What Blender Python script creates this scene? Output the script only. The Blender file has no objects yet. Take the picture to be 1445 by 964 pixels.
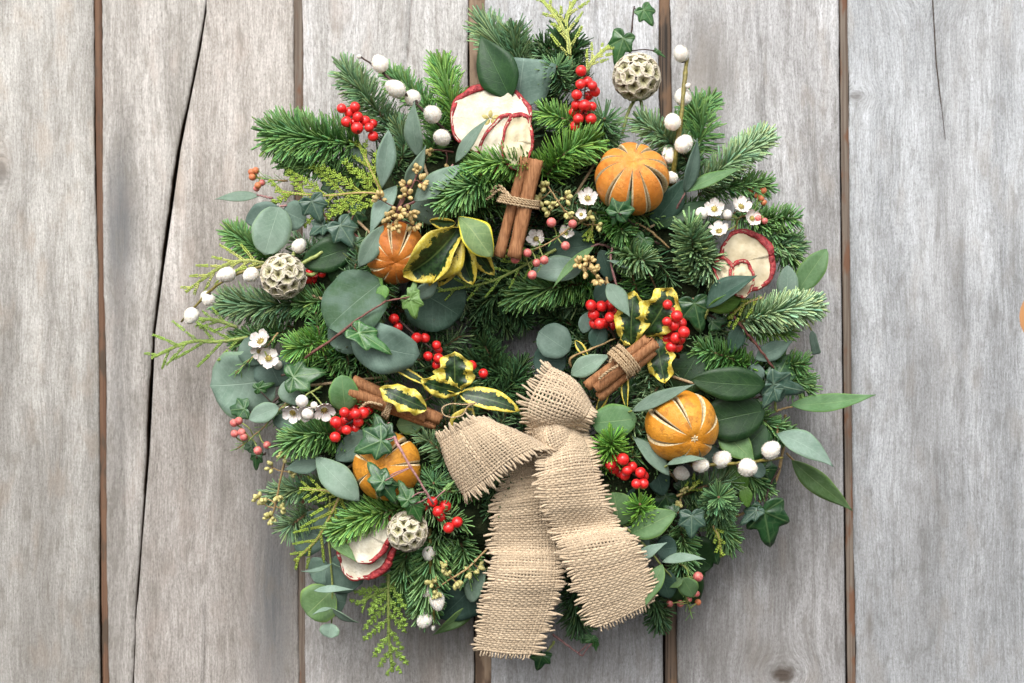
import bpy, math, random
import numpy as np
R = math.radians
U = 0.0006            # metres per working unit; the wreath is about half a metre across
CD = 2500.0           # camera distance in working units
rng = np.random.default_rng(7)
random.seed(7)
S = bpy.context.scene
C = S.collection

# ---------------------------------------------------------------- camera
cam = bpy.data.objects.new('camera', bpy.data.cameras.new('camera'))
C.objects.link(cam)
cam.location = (0, -CD * U, 0)
cam.rotation_euler = (R(90), 0, 0)
cam.data.sensor_width = 36
cam.data.lens = 36 * CD / 1445.0
cam.data.clip_start = 0.05
cam.data.clip_end = 100
cam.data.dof.use_dof = True
cam.data.dof.focus_distance = (CD - 150) * U
cam.data.dof.aperture_fstop = 5.6
S.camera = cam

# ---------------------------------------------------------------- sky, sun, exposure
SUN_EL, SUN_ROT = R(46), R(193)
world = bpy.data.worlds.new('World')
S.world = world
world.use_nodes = True
wn = world.node_tree
bg = wn.nodes['Background']
sky = wn.nodes.new('ShaderNodeTexSky')
sky.sky_type = 'NISHITA'
sky.sun_disc = False
sky.sun_elevation = SUN_EL
sky.sun_rotation = SUN_ROT
sky.air_density = 1.0
sky.dust_density = 3.0
hs_ = wn.nodes.new('ShaderNodeHueSaturation')
hs_.inputs['Saturation'].default_value = 0.10
wn.links.new(sky.outputs[0], hs_.inputs['Color'])
wn.links.new(hs_.outputs[0], bg.inputs['Color'])
bg.inputs['Strength'].default_value = 0.15
sl = bpy.data.lights.new('sun', 'SUN')
sl.energy = 1.3
sl.angle = R(38)
sl.color = (1.0, 0.965, 0.92)
sun = bpy.data.objects.new('sun', sl)
C.objects.link(sun)
sd = np.array([math.sin(SUN_ROT) * math.cos(SUN_EL), math.cos(SUN_ROT) * math.cos(SUN_EL), math.sin(SUN_EL)])
from mathutils import Vector
sun.rotation_euler = Vector(sd.tolist()).to_track_quat('Z', 'Y').to_euler()
sun.location = (sd * 3).tolist()
S.view_settings.view_transform = 'Standard'
S.view_settings.look = 'None'
S.view_settings.exposure = 0.96
S.view_settings.gamma = 1
S.render.engine = 'CYCLES'

# ---------------------------------------------------------------- helpers
def P(x, y, h):
    """a spot seen at (x, y), h units in front of the wall -> world units (before * U)"""
    k = 1 - h / CD
    return np.array([(x - 722.5) * k, -h, (482.0 - y) * k])

def hs(x, y):
    r = math.hypot(x - 718, y - 482)
    return 40 + 125 * math.exp(-((r - 235) / 125.0) ** 2)

def nrm(v):
    n = np.linalg.norm(v)
    return v / n if n > 1e-9 else np.array([0., 0., 1.])

def catmull(pts, n):
    p = np.array(pts, float)
    if len(p) == 2:
        t = np.linspace(0, 1, n)[:, None]
        return p[0] * (1 - t) + p[1] * t
    q = np.vstack([2 * p[0] - p[1], p, 2 * p[-1] - p[-2]])
    out = []
    m = len(p) - 1
    for s in np.linspace(0, m, n):
        i = min(int(s), m - 1)
        t = s - i
        a, b, c, d = q[i], q[i + 1], q[i + 2], q[i + 3]
        out.append(0.5 * ((2 * b) + (-a + c) * t + (2 * a - 5 * b + 4 * c - d) * t * t + (-a + 3 * b - 3 * c + d) * t ** 3))
    return np.array(out)

def rotv(v, ax, ang):
    ax = nrm(ax)
    return v * math.cos(ang) + np.cross(ax, v) * math.sin(ang) + ax * np.dot(ax, v) * (1 - math.cos(ang))

def thing(name, label, cat, loc, group=None):
    o = bpy.data.objects.new(name, None)
    o.empty_display_size = 0.01
    C.objects.link(o)
    o.location = (np.array(loc) * U).tolist()
    o['label'] = label
    o['category'] = cat
    if group: o['group'] = group
    o['wloc'] = [float(a) for a in loc]
    return o

def rloc(o):
    """accumulated base (working units) of a parent chain"""
    if o is None: return np.zeros(3)
    return np.array(list(o['wloc'])) if 'wloc' in o.keys() else np.zeros(3)

def mesh(V, F, uv=None, col=None, mi=None, mats=(), smooth=True, name='m'):
    """V (n,3) in working units, F a list of faces or an (m,k) array"""
    me = bpy.data.meshes.new(name)
    V = np.asarray(V, float) * U
    if isinstance(F, np.ndarray):
        k = F.shape[1]
        me.vertices.add(len(V)); me.vertices.foreach_set('co', V.ravel())
        me.loops.add(F.size); me.loops.foreach_set('vertex_index', F.astype(np.int32).ravel())
        me.polygons.add(len(F))
        me.polygons.foreach_set('loop_start', np.arange(0, F.size, k, dtype=np.int32))
        me.update(calc_edges=True)
        li = F.ravel()
    else:
        me.from_pydata(V.tolist(), [], [list(map(int, f)) for f in F])
        li = np.array([v for f in F for v in f])
    me.validate()
    if smooth: me.polygons.foreach_set('use_smooth', [True] * len(me.polygons))
    if mi is not None: me.polygons.foreach_set('material_index', np.asarray(mi, np.int32))
    if uv is not None:
        u = me.uv_layers.new(name='UVMap')
        u.data.foreach_set('uv', np.asarray(uv, float)[li].ravel())
    if col is not None:
        a = me.color_attributes.new('col', 'FLOAT_COLOR', 'POINT')
        c = np.ones((len(V), 4)); c[:, :3] = col
        a.data.foreach_set('color', c.ravel())
    for m in mats: me.materials.append(m)
    me.update()
    return me

def place(name, me, parent, wpos=None, basis=None, kind=None, label=None, scale=1.0):
    """link a mesh; mesh built about wpos (working units). Children keep plain offsets from their thing."""
    o = bpy.data.objects.new(name, me)
    C.objects.link(o)
    base = rloc(parent)
    if wpos is None: wpos = base
    o.location = ((np.array(wpos) - base) * U).tolist()
    if parent: o.parent = parent
    if basis is not None:
        from mathutils import Matrix
        M = Matrix([list(map(float, r)) for r in np.array(basis).T])
        o.rotation_euler = M.to_euler()
    if scale != 1.0: o.scale = (scale,) * 3 if np.isscalar(scale) else tuple(scale)
    if kind: o['kind'] = kind
    if label: o['label'] = label
    o['wloc'] = [float(a) for a in wpos]
    return o

class G:
    """collects pieces of one mesh, in world working units"""
    def __init__(s):
        s.V = []; s.F = []; s.UV = []; s.COL = []; s.MI = []; s.n = 0
    def add(s, V, F, uv=None, col=None, mi=0):
        V = np.asarray(V, float)
        s.V.append(V)
        s.F += [tuple(int(i) + s.n for i in f) for f in F]
        s.UV.append(np.zeros((len(V), 2)) if uv is None else np.asarray(uv, float))
        c = np.ones((len(V), 3))
        if col is not None: c[:] = col
        s.COL.append(c)
        s.MI += [mi] * len(F)
        s.n += len(V)
    def build(s, name, mats, parent, kind=None, label=None, smooth=True, base=None):
        b = rloc(parent) if base is None else base
        me = mesh(np.vstack(s.V) - b, s.F, np.vstack(s.UV), np.vstack(s.COL), s.MI,
                  mats if isinstance(mats, (list, tuple)) else [mats], smooth, name)
        return place(name, me, parent, b, kind=kind, label=label)

def tube_data(pts, rad, ns=6, flat=1.0, up=None, cap=True):
    pts = np.asarray(pts, float); n = len(pts)
    rad = np.full(n, rad, float) if np.isscalar(rad) else np.asarray(rad, float)
    T = np.gradient(pts, axis=0)
    T /= np.linalg.norm(T, axis=1)[:, None] + 1e-9
    if up is None:
        a = np.array([0.31, -0.9, 0.3])
        A = a - (T @ a)[:, None] * T
    else:
        up = np.asarray(up, float)
        A = up - np.sum(T * up, axis=1)[:, None] * T if up.ndim == 2 else up - (T @ up)[:, None] * T
    A /= np.linalg.norm(A, axis=1)[:, None] + 1e-9
    B = np.cross(T, A)
    th = np.arange(ns) * 2 * math.pi / ns
    V = pts[:, None, :] + rad[:, None, None] * (np.sin(th)[None, :, None] * A[:, None, :] * flat + np.cos(th)[None, :, None] * B[:, None, :])
    V = V.reshape(-1, 3)
    F = []
    for i in range(n - 1):
        for j in range(ns):
            k = (j + 1) % ns
            F.append((i * ns + j, i * ns + k, (i + 1) * ns + k, (i + 1) * ns + j))
    if cap:
        F.append(tuple(range(ns))[::-1]); F.append(tuple((n - 1) * ns + j for j in range(ns)))
    return V, F

def stem(parent, ctrl, r0, r1, mat, name='stem', n=14, ns=7, knob=0.12, label=None):
    """ctrl: list of (x,y,h)"""
    pts = catmull([P(*c) for c in ctrl], n)
    pts = pts + rng.normal(0, 0.35, pts.shape)
    rad = np.linspace(r0, r1, n) * (1 + rng.normal(0, knob, n))
    g = G(); g.add(*tube_data(pts, rad, ns))
    return g.build(name, mat, parent, label=label)

def ellipsoid(n=14, m=9):
    V = []; F = []
    V.append((0, 0, 1))
    for i in range(1, m):
        a = math.pi * i / m
        for j in range(n):
            b = 2 * math.pi * j / n
            V.append((math.sin(a) * math.cos(b), math.sin(a) * math.sin(b), math.cos(a)))
    V.append((0, 0, -1))
    for j in range(n): F.append((0, 1 + j, 1 + (j + 1) % n))
    for i in range(m - 2):
        for j in range(n):
            a = 1 + i * n + j; b = 1 + i * n + (j + 1) % n
            F.append((a, a + n, b + n, b))
    e = len(V) - 1
    for j in range(n): F.append((e, 1 + (m - 2) * n + (j + 1) % n, 1 + (m - 2) * n + j))
    return np.array(V), F

def frame(z, roll=0.0):
    z = nrm(np.asarray(z, float))
    a = np.array([0., 0., 1.]) if abs(z[2]) < 0.9 else np.array([1., 0., 0.])
    x = nrm(np.cross(a, z)); y = np.cross(z, x)
    if roll:
        x, y = x * math.cos(roll) + y * math.sin(roll), -x * math.sin(roll) + y * math.cos(roll)
    return np.array([x, y, z])     # rows = images of local x,y,z

# ---------------------------------------------------------------- node helpers
class NT:
    def __init__(s, name, rough=0.6, spec=0.4):
        s.mat = bpy.data.materials.new(name); s.mat.use_nodes = True
        s.t = s.mat.node_tree; s.b = s.t.nodes['Principled BSDF']
        s.b.inputs['Roughness'].default_value = rough
        s.b.inputs['Specular IOR Level'].default_value = spec
    def node(s, typ, **kw):
        n = s.t.nodes.new(typ)
        for k, v in kw.items(): setattr(n, k, v)
        return n
    def put(s, sock, v):
        if v is None: return
        if isinstance(v, bpy.types.NodeSocket): s.t.links.new(v, sock)
        elif isinstance(v, (tuple, list)) and len(v) == 3 and sock.type == 'RGBA': sock.default_value = (*v, 1)
        else: sock.default_value = v
    def m(s, op, a, b=None, c=None, clamp=False):
        n = s.node('ShaderNodeMath', operation=op, use_clamp=clamp)
        s.put(n.inputs[0], a); s.put(n.inputs[1], b); s.put(n.inputs[2], c)
        return n.outputs[0]
    def mix(s, f, a, b, mode='MIX'):
        n = s.node('ShaderNodeMix', data_type='RGBA', blend_type=mode)
        s.put(n.inputs[0], f); s.put(n.inputs[6], a); s.put(n.inputs[7], b)
        return n.outputs[2]
    def step(s, x, lo, hi, a=0.0, b=1.0):
        n = s.node('ShaderNodeMapRange', interpolation_type='SMOOTHSTEP')
        s.put(n.inputs[0], x); n.inputs[1].default_value = lo; n.inputs[2].default_value = hi
        n.inputs[3].default_value = a; n.inputs[4].default_value = b
        return n.outputs[0]
    def noise(s, vec=None, scale=5, detail=3, rough=0.55, dist=0.0, dim='3D', w=None):
        n = s.node('ShaderNodeTexNoise', noise_dimensions=dim)
        if vec is not None and dim != '1D': s.put(n.inputs['Vector'], vec)
        if w is not None: s.put(n.inputs['W'], w)
        n.inputs['Scale'].default_value = scale; n.inputs['Detail'].default_value = detail
        n.inputs['Roughness'].default_value = rough; n.inputs['Distortion'].default_value = dist
        return n.outputs[0]
    def vor(s, vec, scale, feature='F1'):
        n = s.node('ShaderNodeTexVoronoi', feature=feature)
        s.put(n.inputs['Vector'], vec); n.inputs['Scale'].default_value = scale
        return n.outputs[0]
    def obj(s): return s.node('ShaderNodeTexCoord').outputs['Object']
    def pos(s): return s.node('ShaderNodeNewGeometry').outputs['Position']
    def uvxy(s):
        n = s.node('ShaderNodeUVMap', uv_map='UVMap'); x = s.node('ShaderNodeSeparateXYZ')
        s.t.links.new(n.outputs[0], x.inputs[0]); return x.outputs[0], x.outputs[1]
    def rand(s): return s.node('ShaderNodeObjectInfo').outputs['Random']
    def attr(s, name='col'): return s.node('ShaderNodeAttribute', attribute_name=name).outputs['Color']
    def comb(s, x, y, z):
        n = s.node('ShaderNodeCombineXYZ'); s.put(n.inputs[0], x); s.put(n.inputs[1], y); s.put(n.inputs[2], z)
        return n.outputs[0]
    def hsv(s, c, h=0.5, sat=1.0, v=1.0):
        n = s.node('ShaderNodeHueSaturation'); s.put(n.inputs['Hue'], h); s.put(n.inputs['Saturation'], sat)
        s.put(n.inputs['Value'], v); s.put(n.inputs['Color'], c); return n.outputs[0]
    def bump(s, h, strength=0.3, dist=0.001):
        n = s.node('ShaderNodeBump'); s.put(n.inputs['Height'], h)
        n.inputs['Strength'].default_value = strength; n.inputs['Distance'].default_value = dist
        s.t.links.new(n.outputs[0], s.b.inputs['Normal'])
    def base(s, c): s.put(s.b.inputs['Base Color'], c)
    def rough(s, v): s.put(s.b.inputs['Roughness'], v)

def lin(r, g, b):
    f = lambda c: (c / 255) / 12.92 if c / 255 <= 0.04045 else ((c / 255 + 0.055) / 1.055) ** 2.4
    return (f(r), f(g), f(b))

def simple(name, c1, c2, rough=0.6, scale=600, bump=0.2, bscale=None, spec=0.4, detail=3, coat=0, sss=0, bdist=0.0006):
    t = NT(name, rough, spec)
    o = t.obj()
    n = t.noise(o, scale, detail)
    c = t.mix(t.step(n, 0.3, 0.7), c1, c2)
    v = t.m('MULTIPLY_ADD', t.rand(), 0.3, 0.85)
    t.base(t.hsv(c, v=v))
    if bump: t.bump(t.noise(o, bscale or scale * 3, 3), bump, bdist)
    if coat: t.b.inputs['Coat Weight'].default_value = coat; t.b.inputs['Coat Roughness'].default_value = 0.12
    if sss:
        t.b.inputs['Subsurface Weight'].default_value = sss
        t.b.inputs['Subsurface Radius'].default_value = (1, .4, .25)
        t.b.inputs['Subsurface Scale'].default_value = 0.003
    return t.mat

def leafmat(name, base, base2, vein, rough=0.55, side=0.35, nside=8, midw=0.05, spec=0.4, edge=None, glaze=None, sidew=0.10):
    """u along the leaf 0..1, v across 0..1; flat-printed veins, blotches and a coloured rim"""
    t = NT(name, rough, spec * 0.6)
    u, v = t.uvxy()
    s = t.m('ABSOLUTE', t.m('MULTIPLY_ADD', v, 2.0, -1.0))
    o = t.obj()
    n1 = t.noise(o, 70, 4, 0.6); n2 = t.noise(o, 500, 3)
    c = t.mix(t.step(n1, 0.35, 0.68), base, base2)
    c = t.mix(t.m('MULTIPLY', t.step(n2, 0.45, 0.75), 0.25), c, tuple(min(1, a * 1.35) for a in base2))
    sp = t.noise(o, 330, 4, 0.75)
    c = t.mix(t.m('MULTIPLY', t.step(sp, 0.64, 0.74), 0.45), c, (0.12, 0.10, 0.045))
    c = t.mix(t.m('MULTIPLY', t.step(t.noise(o, 38, 3), 0.45, 0.7), 0.4), c, tuple(a * 0.6 for a in base))
    if edge: c = t.mix(t.m('MULTIPLY', t.step(s, 0.84, 0.95), 0.55 if name != 'holly_underside' else 0.95), c, edge)
    mid = t.step(s, 0.0, midw, 1, 0)
    ph = t.m('FRACT', t.m('MULTIPLY', t.m('SUBTRACT', t.m('ADD', u, t.m('MULTIPLY', n1, 0.06)), t.m('MULTIPLY', s, 0.28)), float(nside)))
    sv = t.step(t.m('ABSOLUTE', t.m('SUBTRACT', ph, 0.5)), 0.0, sidew, 1, 0)
    net = t.step(t.vor(t.comb(t.m('MULTIPLY', u, 14.0), t.m('MULTIPLY', v, 10.0), 0.0), 1.0, 'DISTANCE_TO_EDGE'), 0.0, 0.09, 1, 0)
    sv = t.m('MAXIMUM', t.m('MULTIPLY', sv, side), t.m('MULTIPLY', net, side * 0.35))
    vn = t.m('MAXIMUM', t.m('MULTIPLY', mid, 0.8), sv)
    c = t.mix(vn, c, vein)
    rv = t.rand()
    c = t.hsv(c, h=t.m('MULTIPLY_ADD', t.m('FRACT', t.m('MULTIPLY', rv, 7.3)), 0.03, 0.485), v=t.m('MULTIPLY_ADD', rv, 0.35, 0.82))
    t.base(c)
    t.rough(t.m('MULTIPLY_ADD', n2, 0.25, rough - 0.12))
    t.bump(t.m('ADD', t.m('MULTIPLY', vn, -0.8), t.m('MULTIPLY', n2, 0.5)), 0.45, 0.0006)
    tl = t.b.inputs['Transmission Weight']; tl.default_value = 0.0
    return t.mat

def hollymat(name):
    t = NT(name, 0.42, 0.4)
    u, v = t.uvxy()
    s = t.m('ABSOLUTE', t.m('MULTIPLY_ADD', v, 2.0, -1.0))
    o = t.obj()
    n = t.noise(o, 130, 4, 0.75); n2 = t.noise(o, 420, 2)
    jag = t.m('ADD', s, t.m('MULTIPLY', t.m('SUBTRACT', n, 0.5), 1.2))
    rim = t.m('MAXIMUM', t.step(jag, 0.58, 0.63), t.step(t.m('ADD', u, t.m('MULTIPLY', t.m('SUBTRACT', n, 0.5), 0.5)), 0.88, 0.92))
    green = t.mix(t.step(n2, 0.4, 0.6), (0.008, 0.022, 0.007), (0.02, 0.052, 0.013))
    yel = t.mix(t.step(n2, 0.35, 0.7), (0.55, 0.42, 0.04), (0.70, 0.60, 0.14))
    c = t.mix(rim, green, yel)
    mid = t.m('MULTIPLY', t.step(s, 0.0, 0.06, 1, 0), 0.5)
    c = t.mix(mid, c, (0.16, 0.22, 0.06))
    t.base(c); t.b.inputs['Coat Weight'].default_value = 0.1; t.b.inputs['Coat Roughness'].default_value = 0.3
    t.bump(t.noise(o, 260, 3), 0.5, 0.0008)
    return t.mat

def ivymat(name, base, base2, vein, rough=0.35):
    t = NT(name, rough, 0.5)
    u, v = t.uvxy()
    a = t.m('MULTIPLY_ADD', u, 2.0, -1.0); s = t.m('ABSOLUTE', t.m('MULTIPLY_ADD', v, 2.0, -1.0))
    r = t.m('SQRT', t.m('ADD', t.m('MULTIPLY', a, a), t.m('MULTIPLY', s, s)))
    th = t.m('ARCTAN2', s, a)
    d = None
    for k in (0.0, R(50), R(108)):
        dk = t.m('ABSOLUTE', t.m('SINE', t.m('SUBTRACT', th, k)))
        dk = t.m('ADD', dk, t.m('MULTIPLY', t.m('GREATER_THAN', t.m('ABSOLUTE', t.m('SUBTRACT', th, k)), 1.2), 5.0))
        d = dk if d is None else t.m('MINIMUM', d, dk)
    d = t.m('MULTIPLY', d, r)
    vn = t.step(d, 0.0, 0.035, 1, 0)
    net = t.step(t.vor(t.comb(t.m('MULTIPLY', u, 9.0), t.m('MULTIPLY', v, 9.0), 0.0), 1.0, 'DISTANCE_TO_EDGE'), 0.0, 0.07, 1, 0)
    vn2 = t.m('MAXIMUM', t.m('MULTIPLY', vn, 0.75), t.m('MULTIPLY', net, 0.25))
    o = t.obj(); n1 = t.noise(o, 110, 4, 0.6)
    c = t.mix(t.step(n1, 0.35, 0.65), base, base2)
    c = t.mix(vn2, c, vein)
    t.base(t.hsv(c, v=t.m('MULTIPLY_ADD', t.rand(), 0.35, 0.82)))
    t.rough(t.m('MULTIPLY_ADD', n1, 0.3, rough - 0.12))
    t.bump(t.m('ADD', t.m('MULTIPLY', vn2, -0.7), t.m('MULTIPLY', n1, 0.4)), 0.5, 0.0007)
    return t.mat

def attrmat(name, rough=0.45, spec=0.4, nscale=900, var=0.25):
    t = NT(name, rough, spec)
    n = t.noise(t.obj(), nscale, 2)
    c = t.mix(1.0, t.attr(), t.mix(n, (1 - var,) * 3, (1 + var,) * 3), 'MULTIPLY')
    if name == 'fir_needle': c = t.mix(1.0, c, (1.10, 1.12, 0.90), 'MULTIPLY')
    t.base(c)
    return t.mat

M = {}
M['needle'] = attrmat('fir_needle', 0.5, 0.22)
M['twig'] = simple('fir_bark', (0.10, 0.055, 0.028), (0.20, 0.12, 0.06), 0.8, 500, 0.5)
M['redtwig'] = simple('red_brown_twig', (0.10, 0.035, 0.03), (0.22, 0.09, 0.07), 0.6, 500, 0.4)
M['darktwig'] = simple('dark_twig', (0.025, 0.014, 0.012), (0.07, 0.04, 0.03), 0.7, 500, 0.4)
M['pinkstem'] = simple('mauve_stem', (0.22, 0.09, 0.10), (0.36, 0.20, 0.18), 0.5, 500, 0.2)
M['greenstem'] = simple('green_stem', (0.16, 0.20, 0.05), (0.30, 0.33, 0.10), 0.5, 500, 0.2)
M['olivestem'] = simple('olive_willow_bark', (0.10, 0.085, 0.015), (0.22, 0.18, 0.04), 0.45, 400, 0.3)
M['tanstem'] = simple('tan_stem', (0.28, 0.17, 0.07), (0.42, 0.30, 0.14), 0.6, 400, 0.3)
M['euP'] = leafmat('eucalyptus_pale', (0.125, 0.190, 0.142), (0.180, 0.248, 0.198), (0.25, 0.33, 0.26), 0.6, 0.22, 9, 0.03, edge=(0.16, 0.25, 0.14))
M['euB'] = leafmat('eucalyptus_blue', (0.080, 0.130, 0.100), (0.125, 0.185, 0.148), (0.18, 0.25, 0.20), 0.6, 0.2, 9, 0.03)
M['euG'] = leafmat('eucalyptus_green', (0.065, 0.135, 0.045), (0.11, 0.195, 0.085), (0.20, 0.28, 0.12), 0.55, 0.2, 9, 0.035, edge=(0.16, 0.28, 0.06))
M['euG2'] = leafmat('eucalyptus_deep_green', (0.050, 0.105, 0.050), (0.095, 0.155, 0.115), (0.15, 0.22, 0.15), 0.6, 0.2, 9, 0.03)
M['euD'] = leafmat('eucalyptus_dark', (0.026, 0.058, 0.040), (0.050, 0.095, 0.070), (0.09, 0.15, 0.11), 0.55, 0.25, 9, 0.03)
M['lfD'] = leafmat('glossy_dark_leaf', (0.009, 0.034, 0.010), (0.018, 0.055, 0.015), (0.045, 0.105, 0.03), 0.45, 0.3, 6, 0.035, 0.5, sidew=0.06)
M['lfG'] = leafmat('fresh_green_leaf', (0.06, 0.16, 0.025), (0.10, 0.24, 0.045), (0.2, 0.34, 0.10), 0.4, 0.4, 6, 0.05, 0.5)
M['holly'] = hollymat('variegated_holly')
M['hollyB'] = leafmat('holly_underside', (0.12, 0.18, 0.07), (0.19, 0.255, 0.10), (0.28, 0.33, 0.14), 0.5, 0.3, 5, 0.06, edge=(0.75, 0.58, 0.04))
M['ivyD'] = ivymat('ivy_dark', (0.012, 0.045, 0.016), (0.026, 0.085, 0.026), (0.12, 0.20, 0.08))
M['ivyB'] = ivymat('ivy_blue', (0.030, 0.072, 0.048), (0.055, 0.108, 0.078), (0.17, 0.24, 0.16), 0.4)
M['ivyG'] = ivymat('ivy_green', (0.020, 0.078, 0.018), (0.038, 0.125, 0.030), (0.17, 0.27, 0.11))
M['ivyL'] = ivymat('ivy_light', (0.10, 0.20, 0.04), (0.15, 0.28, 0.07), (0.24, 0.38, 0.14), 0.45)
M['berry'] = simple('red_berry_skin', (0.60, 0.012, 0.014), (0.76, 0.035, 0.03), 0.3, 300, 0.15, 900, 0.45, coat=0.25, sss=0.08)
M['blackdot'] = simple('berry_calyx', (0.10, 0.012, 0.008), (0.22, 0.02, 0.015), 0.7, 900, 0)
M['fluff'] = simple('catkin_down', (0.76, 0.69, 0.58), (0.90, 0.86, 0.79), 0.95, 500, 0.6, 1500, 0.1, sss=0.15)
M['cup'] = attrmat('papery_cup', 0.8, 0.15, 1200, 0.4)
M['straw'] = simple('dry_straw', (0.16, 0.13, 0.07), (0.30, 0.25, 0.14), 0.85, 700, 0.5)
M['pith'] = simple('orange_pith', (0.46, 0.33, 0.16), (0.68, 0.56, 0.36), 0.8, 700, 0.6)
M['pulp'] = simple('dried_pulp', (0.020, 0.010, 0.004), (0.07, 0.032, 0.010), 0.6, 500, 0.5)
M['cypress'] = attrmat('cypress_scale', 0.5, 0.4, 700, 0.2)
M['seed'] = simple('seed_capsule', (0.36, 0.33, 0.10), (0.55, 0.50, 0.22), 0.55, 500, 0.2)
M['seedT'] = simple('seed_capsule_tan', (0.38, 0.25, 0.09), (0.58, 0.45, 0.20), 0.55, 500, 0.2)
M['pinkbud'] = simple('pink_bud', (0.50, 0.09, 0.09), (0.66, 0.24, 0.20), 0.4, 350, 0.2, sss=0.1)
M['orangebud'] = simple('orange_bud', (0.55, 0.14, 0.06), (0.62, 0.24, 0.10), 0.45, 350, 0.2)
M['whitebud'] = simple('white_bud', (0.68, 0.60, 0.52), (0.82, 0.80, 0.74), 0.4, 350, 0.2, sss=0.1)
M['petal'] = simple('white_petal', (0.56, 0.49, 0.45), (0.76, 0.73, 0.69), 0.55, 350, 0.4, sss=0.1)
M['flowerheart'] = simple('flower_heart', (0.14, 0.09, 0.02), (0.36, 0.30, 0.06), 0.5, 500, 0.3)
M['twine'] = simple('jute_twine', (0.30, 0.20, 0.11), (0.50, 0.38, 0.24), 0.9, 700, 0.6, 1600, 0.15)
M['moss'] = simple('moss', (0.008, 0.014, 0.006), (0.022, 0.028, 0.012), 0.95, 120, 0.8, 300, 0.1, bdist=0.003)

def peel(name, c1, c2, c3):
    t = NT(name, 0.5, 0.4); o = t.obj()
    c = t.mix(t.step(t.noise(o, 45, 4), 0.35, 0.65), c1, c2)
    c = t.mix(t.m('MULTIPLY', t.step(t.noise(o, 70, 5, 0.7), 0.50, 0.62), 0.5), c, tuple(a * 0.55 for a in c3))
    c = t.mix(t.m('MULTIPLY', t.step(t.noise(o, 150, 4, 0.7), 0.55, 0.75), 0.6), c, c3)
    pores = t.vor(o, 1100)
    t.base(c)
    t.bump(t.m('ADD', t.step(pores, 0.0, 0.5), t.m('MULTIPLY', t.noise(o, 170, 4, .65), 3.0)), 0.5, 0.0008)
    return t.mat
M['peelA'] = peel('orange_peel', (0.62, 0.20, 0.025), (0.72, 0.29, 0.05), (0.50, 0.14, 0.015))
M['peelB'] = peel('amber_peel', (0.58, 0.22, 0.015), (0.66, 0.29, 0.03), (0.36, 0.12, 0.012))
M['peelC'] = peel('brown_orange_peel', (0.42, 0.12, 0.015), (0.52, 0.18, 0.025), (0.26, 0.07, 0.01))

def cinn():
    t = NT('cinnamon_bark', 0.75, 0.25); o = t.obj()
    mp = t.node('ShaderNodeMapping'); mp.inputs['Scale'].default_value = (1, 1, 0.12)
    t.t.links.new(o, mp.inputs[0]); o2 = mp.outputs[0]
    n = t.noise(o2, 700, 4, 0.6); n2 = t.noise(o, 90, 3)
    c = t.mix(t.step(n, 0.3, 0.7), (0.17, 0.068, 0.026), (0.37, 0.175, 0.078))
    c = t.mix(t.m('MULTIPLY', t.step(n2, 0.5, 0.75), 0.5), c, (0.38, 0.20, 0.10))
    t.base(c); t.bump(n, 0.5, 0.0006); return t.mat
M['cinnamon'] = cinn()

def fleshmat():
    t = NT('apple_flesh', 0.75, 0.25); o = t.obj()
    n = t.noise(o, 90, 4, 0.65); n2 = t.noise(o, 500, 3)
    c = t.mix(t.step(n, 0.35, 0.7), (0.50, 0.45, 0.34), (0.66, 0.62, 0.51))
    c = t.mix(t.m('MULTIPLY', t.step(n2, 0.6, 0.8), 0.4), c, (0.45, 0.33, 0.16))
    t.base(c); t.bump(t.m('ADD', n, t.m('MULTIPLY', n2, 0.4)), 0.7, 0.002); return t.mat
M['flesh'] = fleshmat()
M['fleshT'] = simple('apple_flesh_tan', (0.42, 0.35, 0.22), (0.58, 0.51, 0.36), 0.75, 90, 0.6, 400)
M['skin'] = simple('apple_skin', (0.17, 0.007, 0.012), (0.40, 0.045, 0.045), 0.5, 320, 0.9, 420, 0.4, bdist=0.002)
M['core'] = simple('apple_core', (0.30, 0.25, 0.07), (0.48, 0.42, 0.16), 0.6, 400, 0.3)

def burlapmat():
    t = NT('burlap_yarn', 0.95, 0.1); o = t.obj()
    n = t.noise(o, 1400, 3, 0.7); n2 = t.noise(o, 60, 3); n3 = t.noise(o, 330, 2)
    c = t.mix(t.step(n, 0.3, 0.7), (0.37, 0.275, 0.18), (0.60, 0.48, 0.34))
    c = t.mix(t.m('MULTIPLY', t.step(n2, 0.4, 0.7), 0.35), c, (0.42, 0.315, 0.21))
    c = t.mix(t.m('MULTIPLY', t.step(n3, 0.58, 0.75), 0.3), c, (0.30, 0.20, 0.11))
    c = t.mix(1.0, c, t.attr(), 'MULTIPLY')
    t.base(c); t.bump(n, 0.6, 0.0005)
    t.b.inputs['Sheen Weight'].default_value = 0.15
    return t.mat
M['burlap'] = burlapmat()

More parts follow.
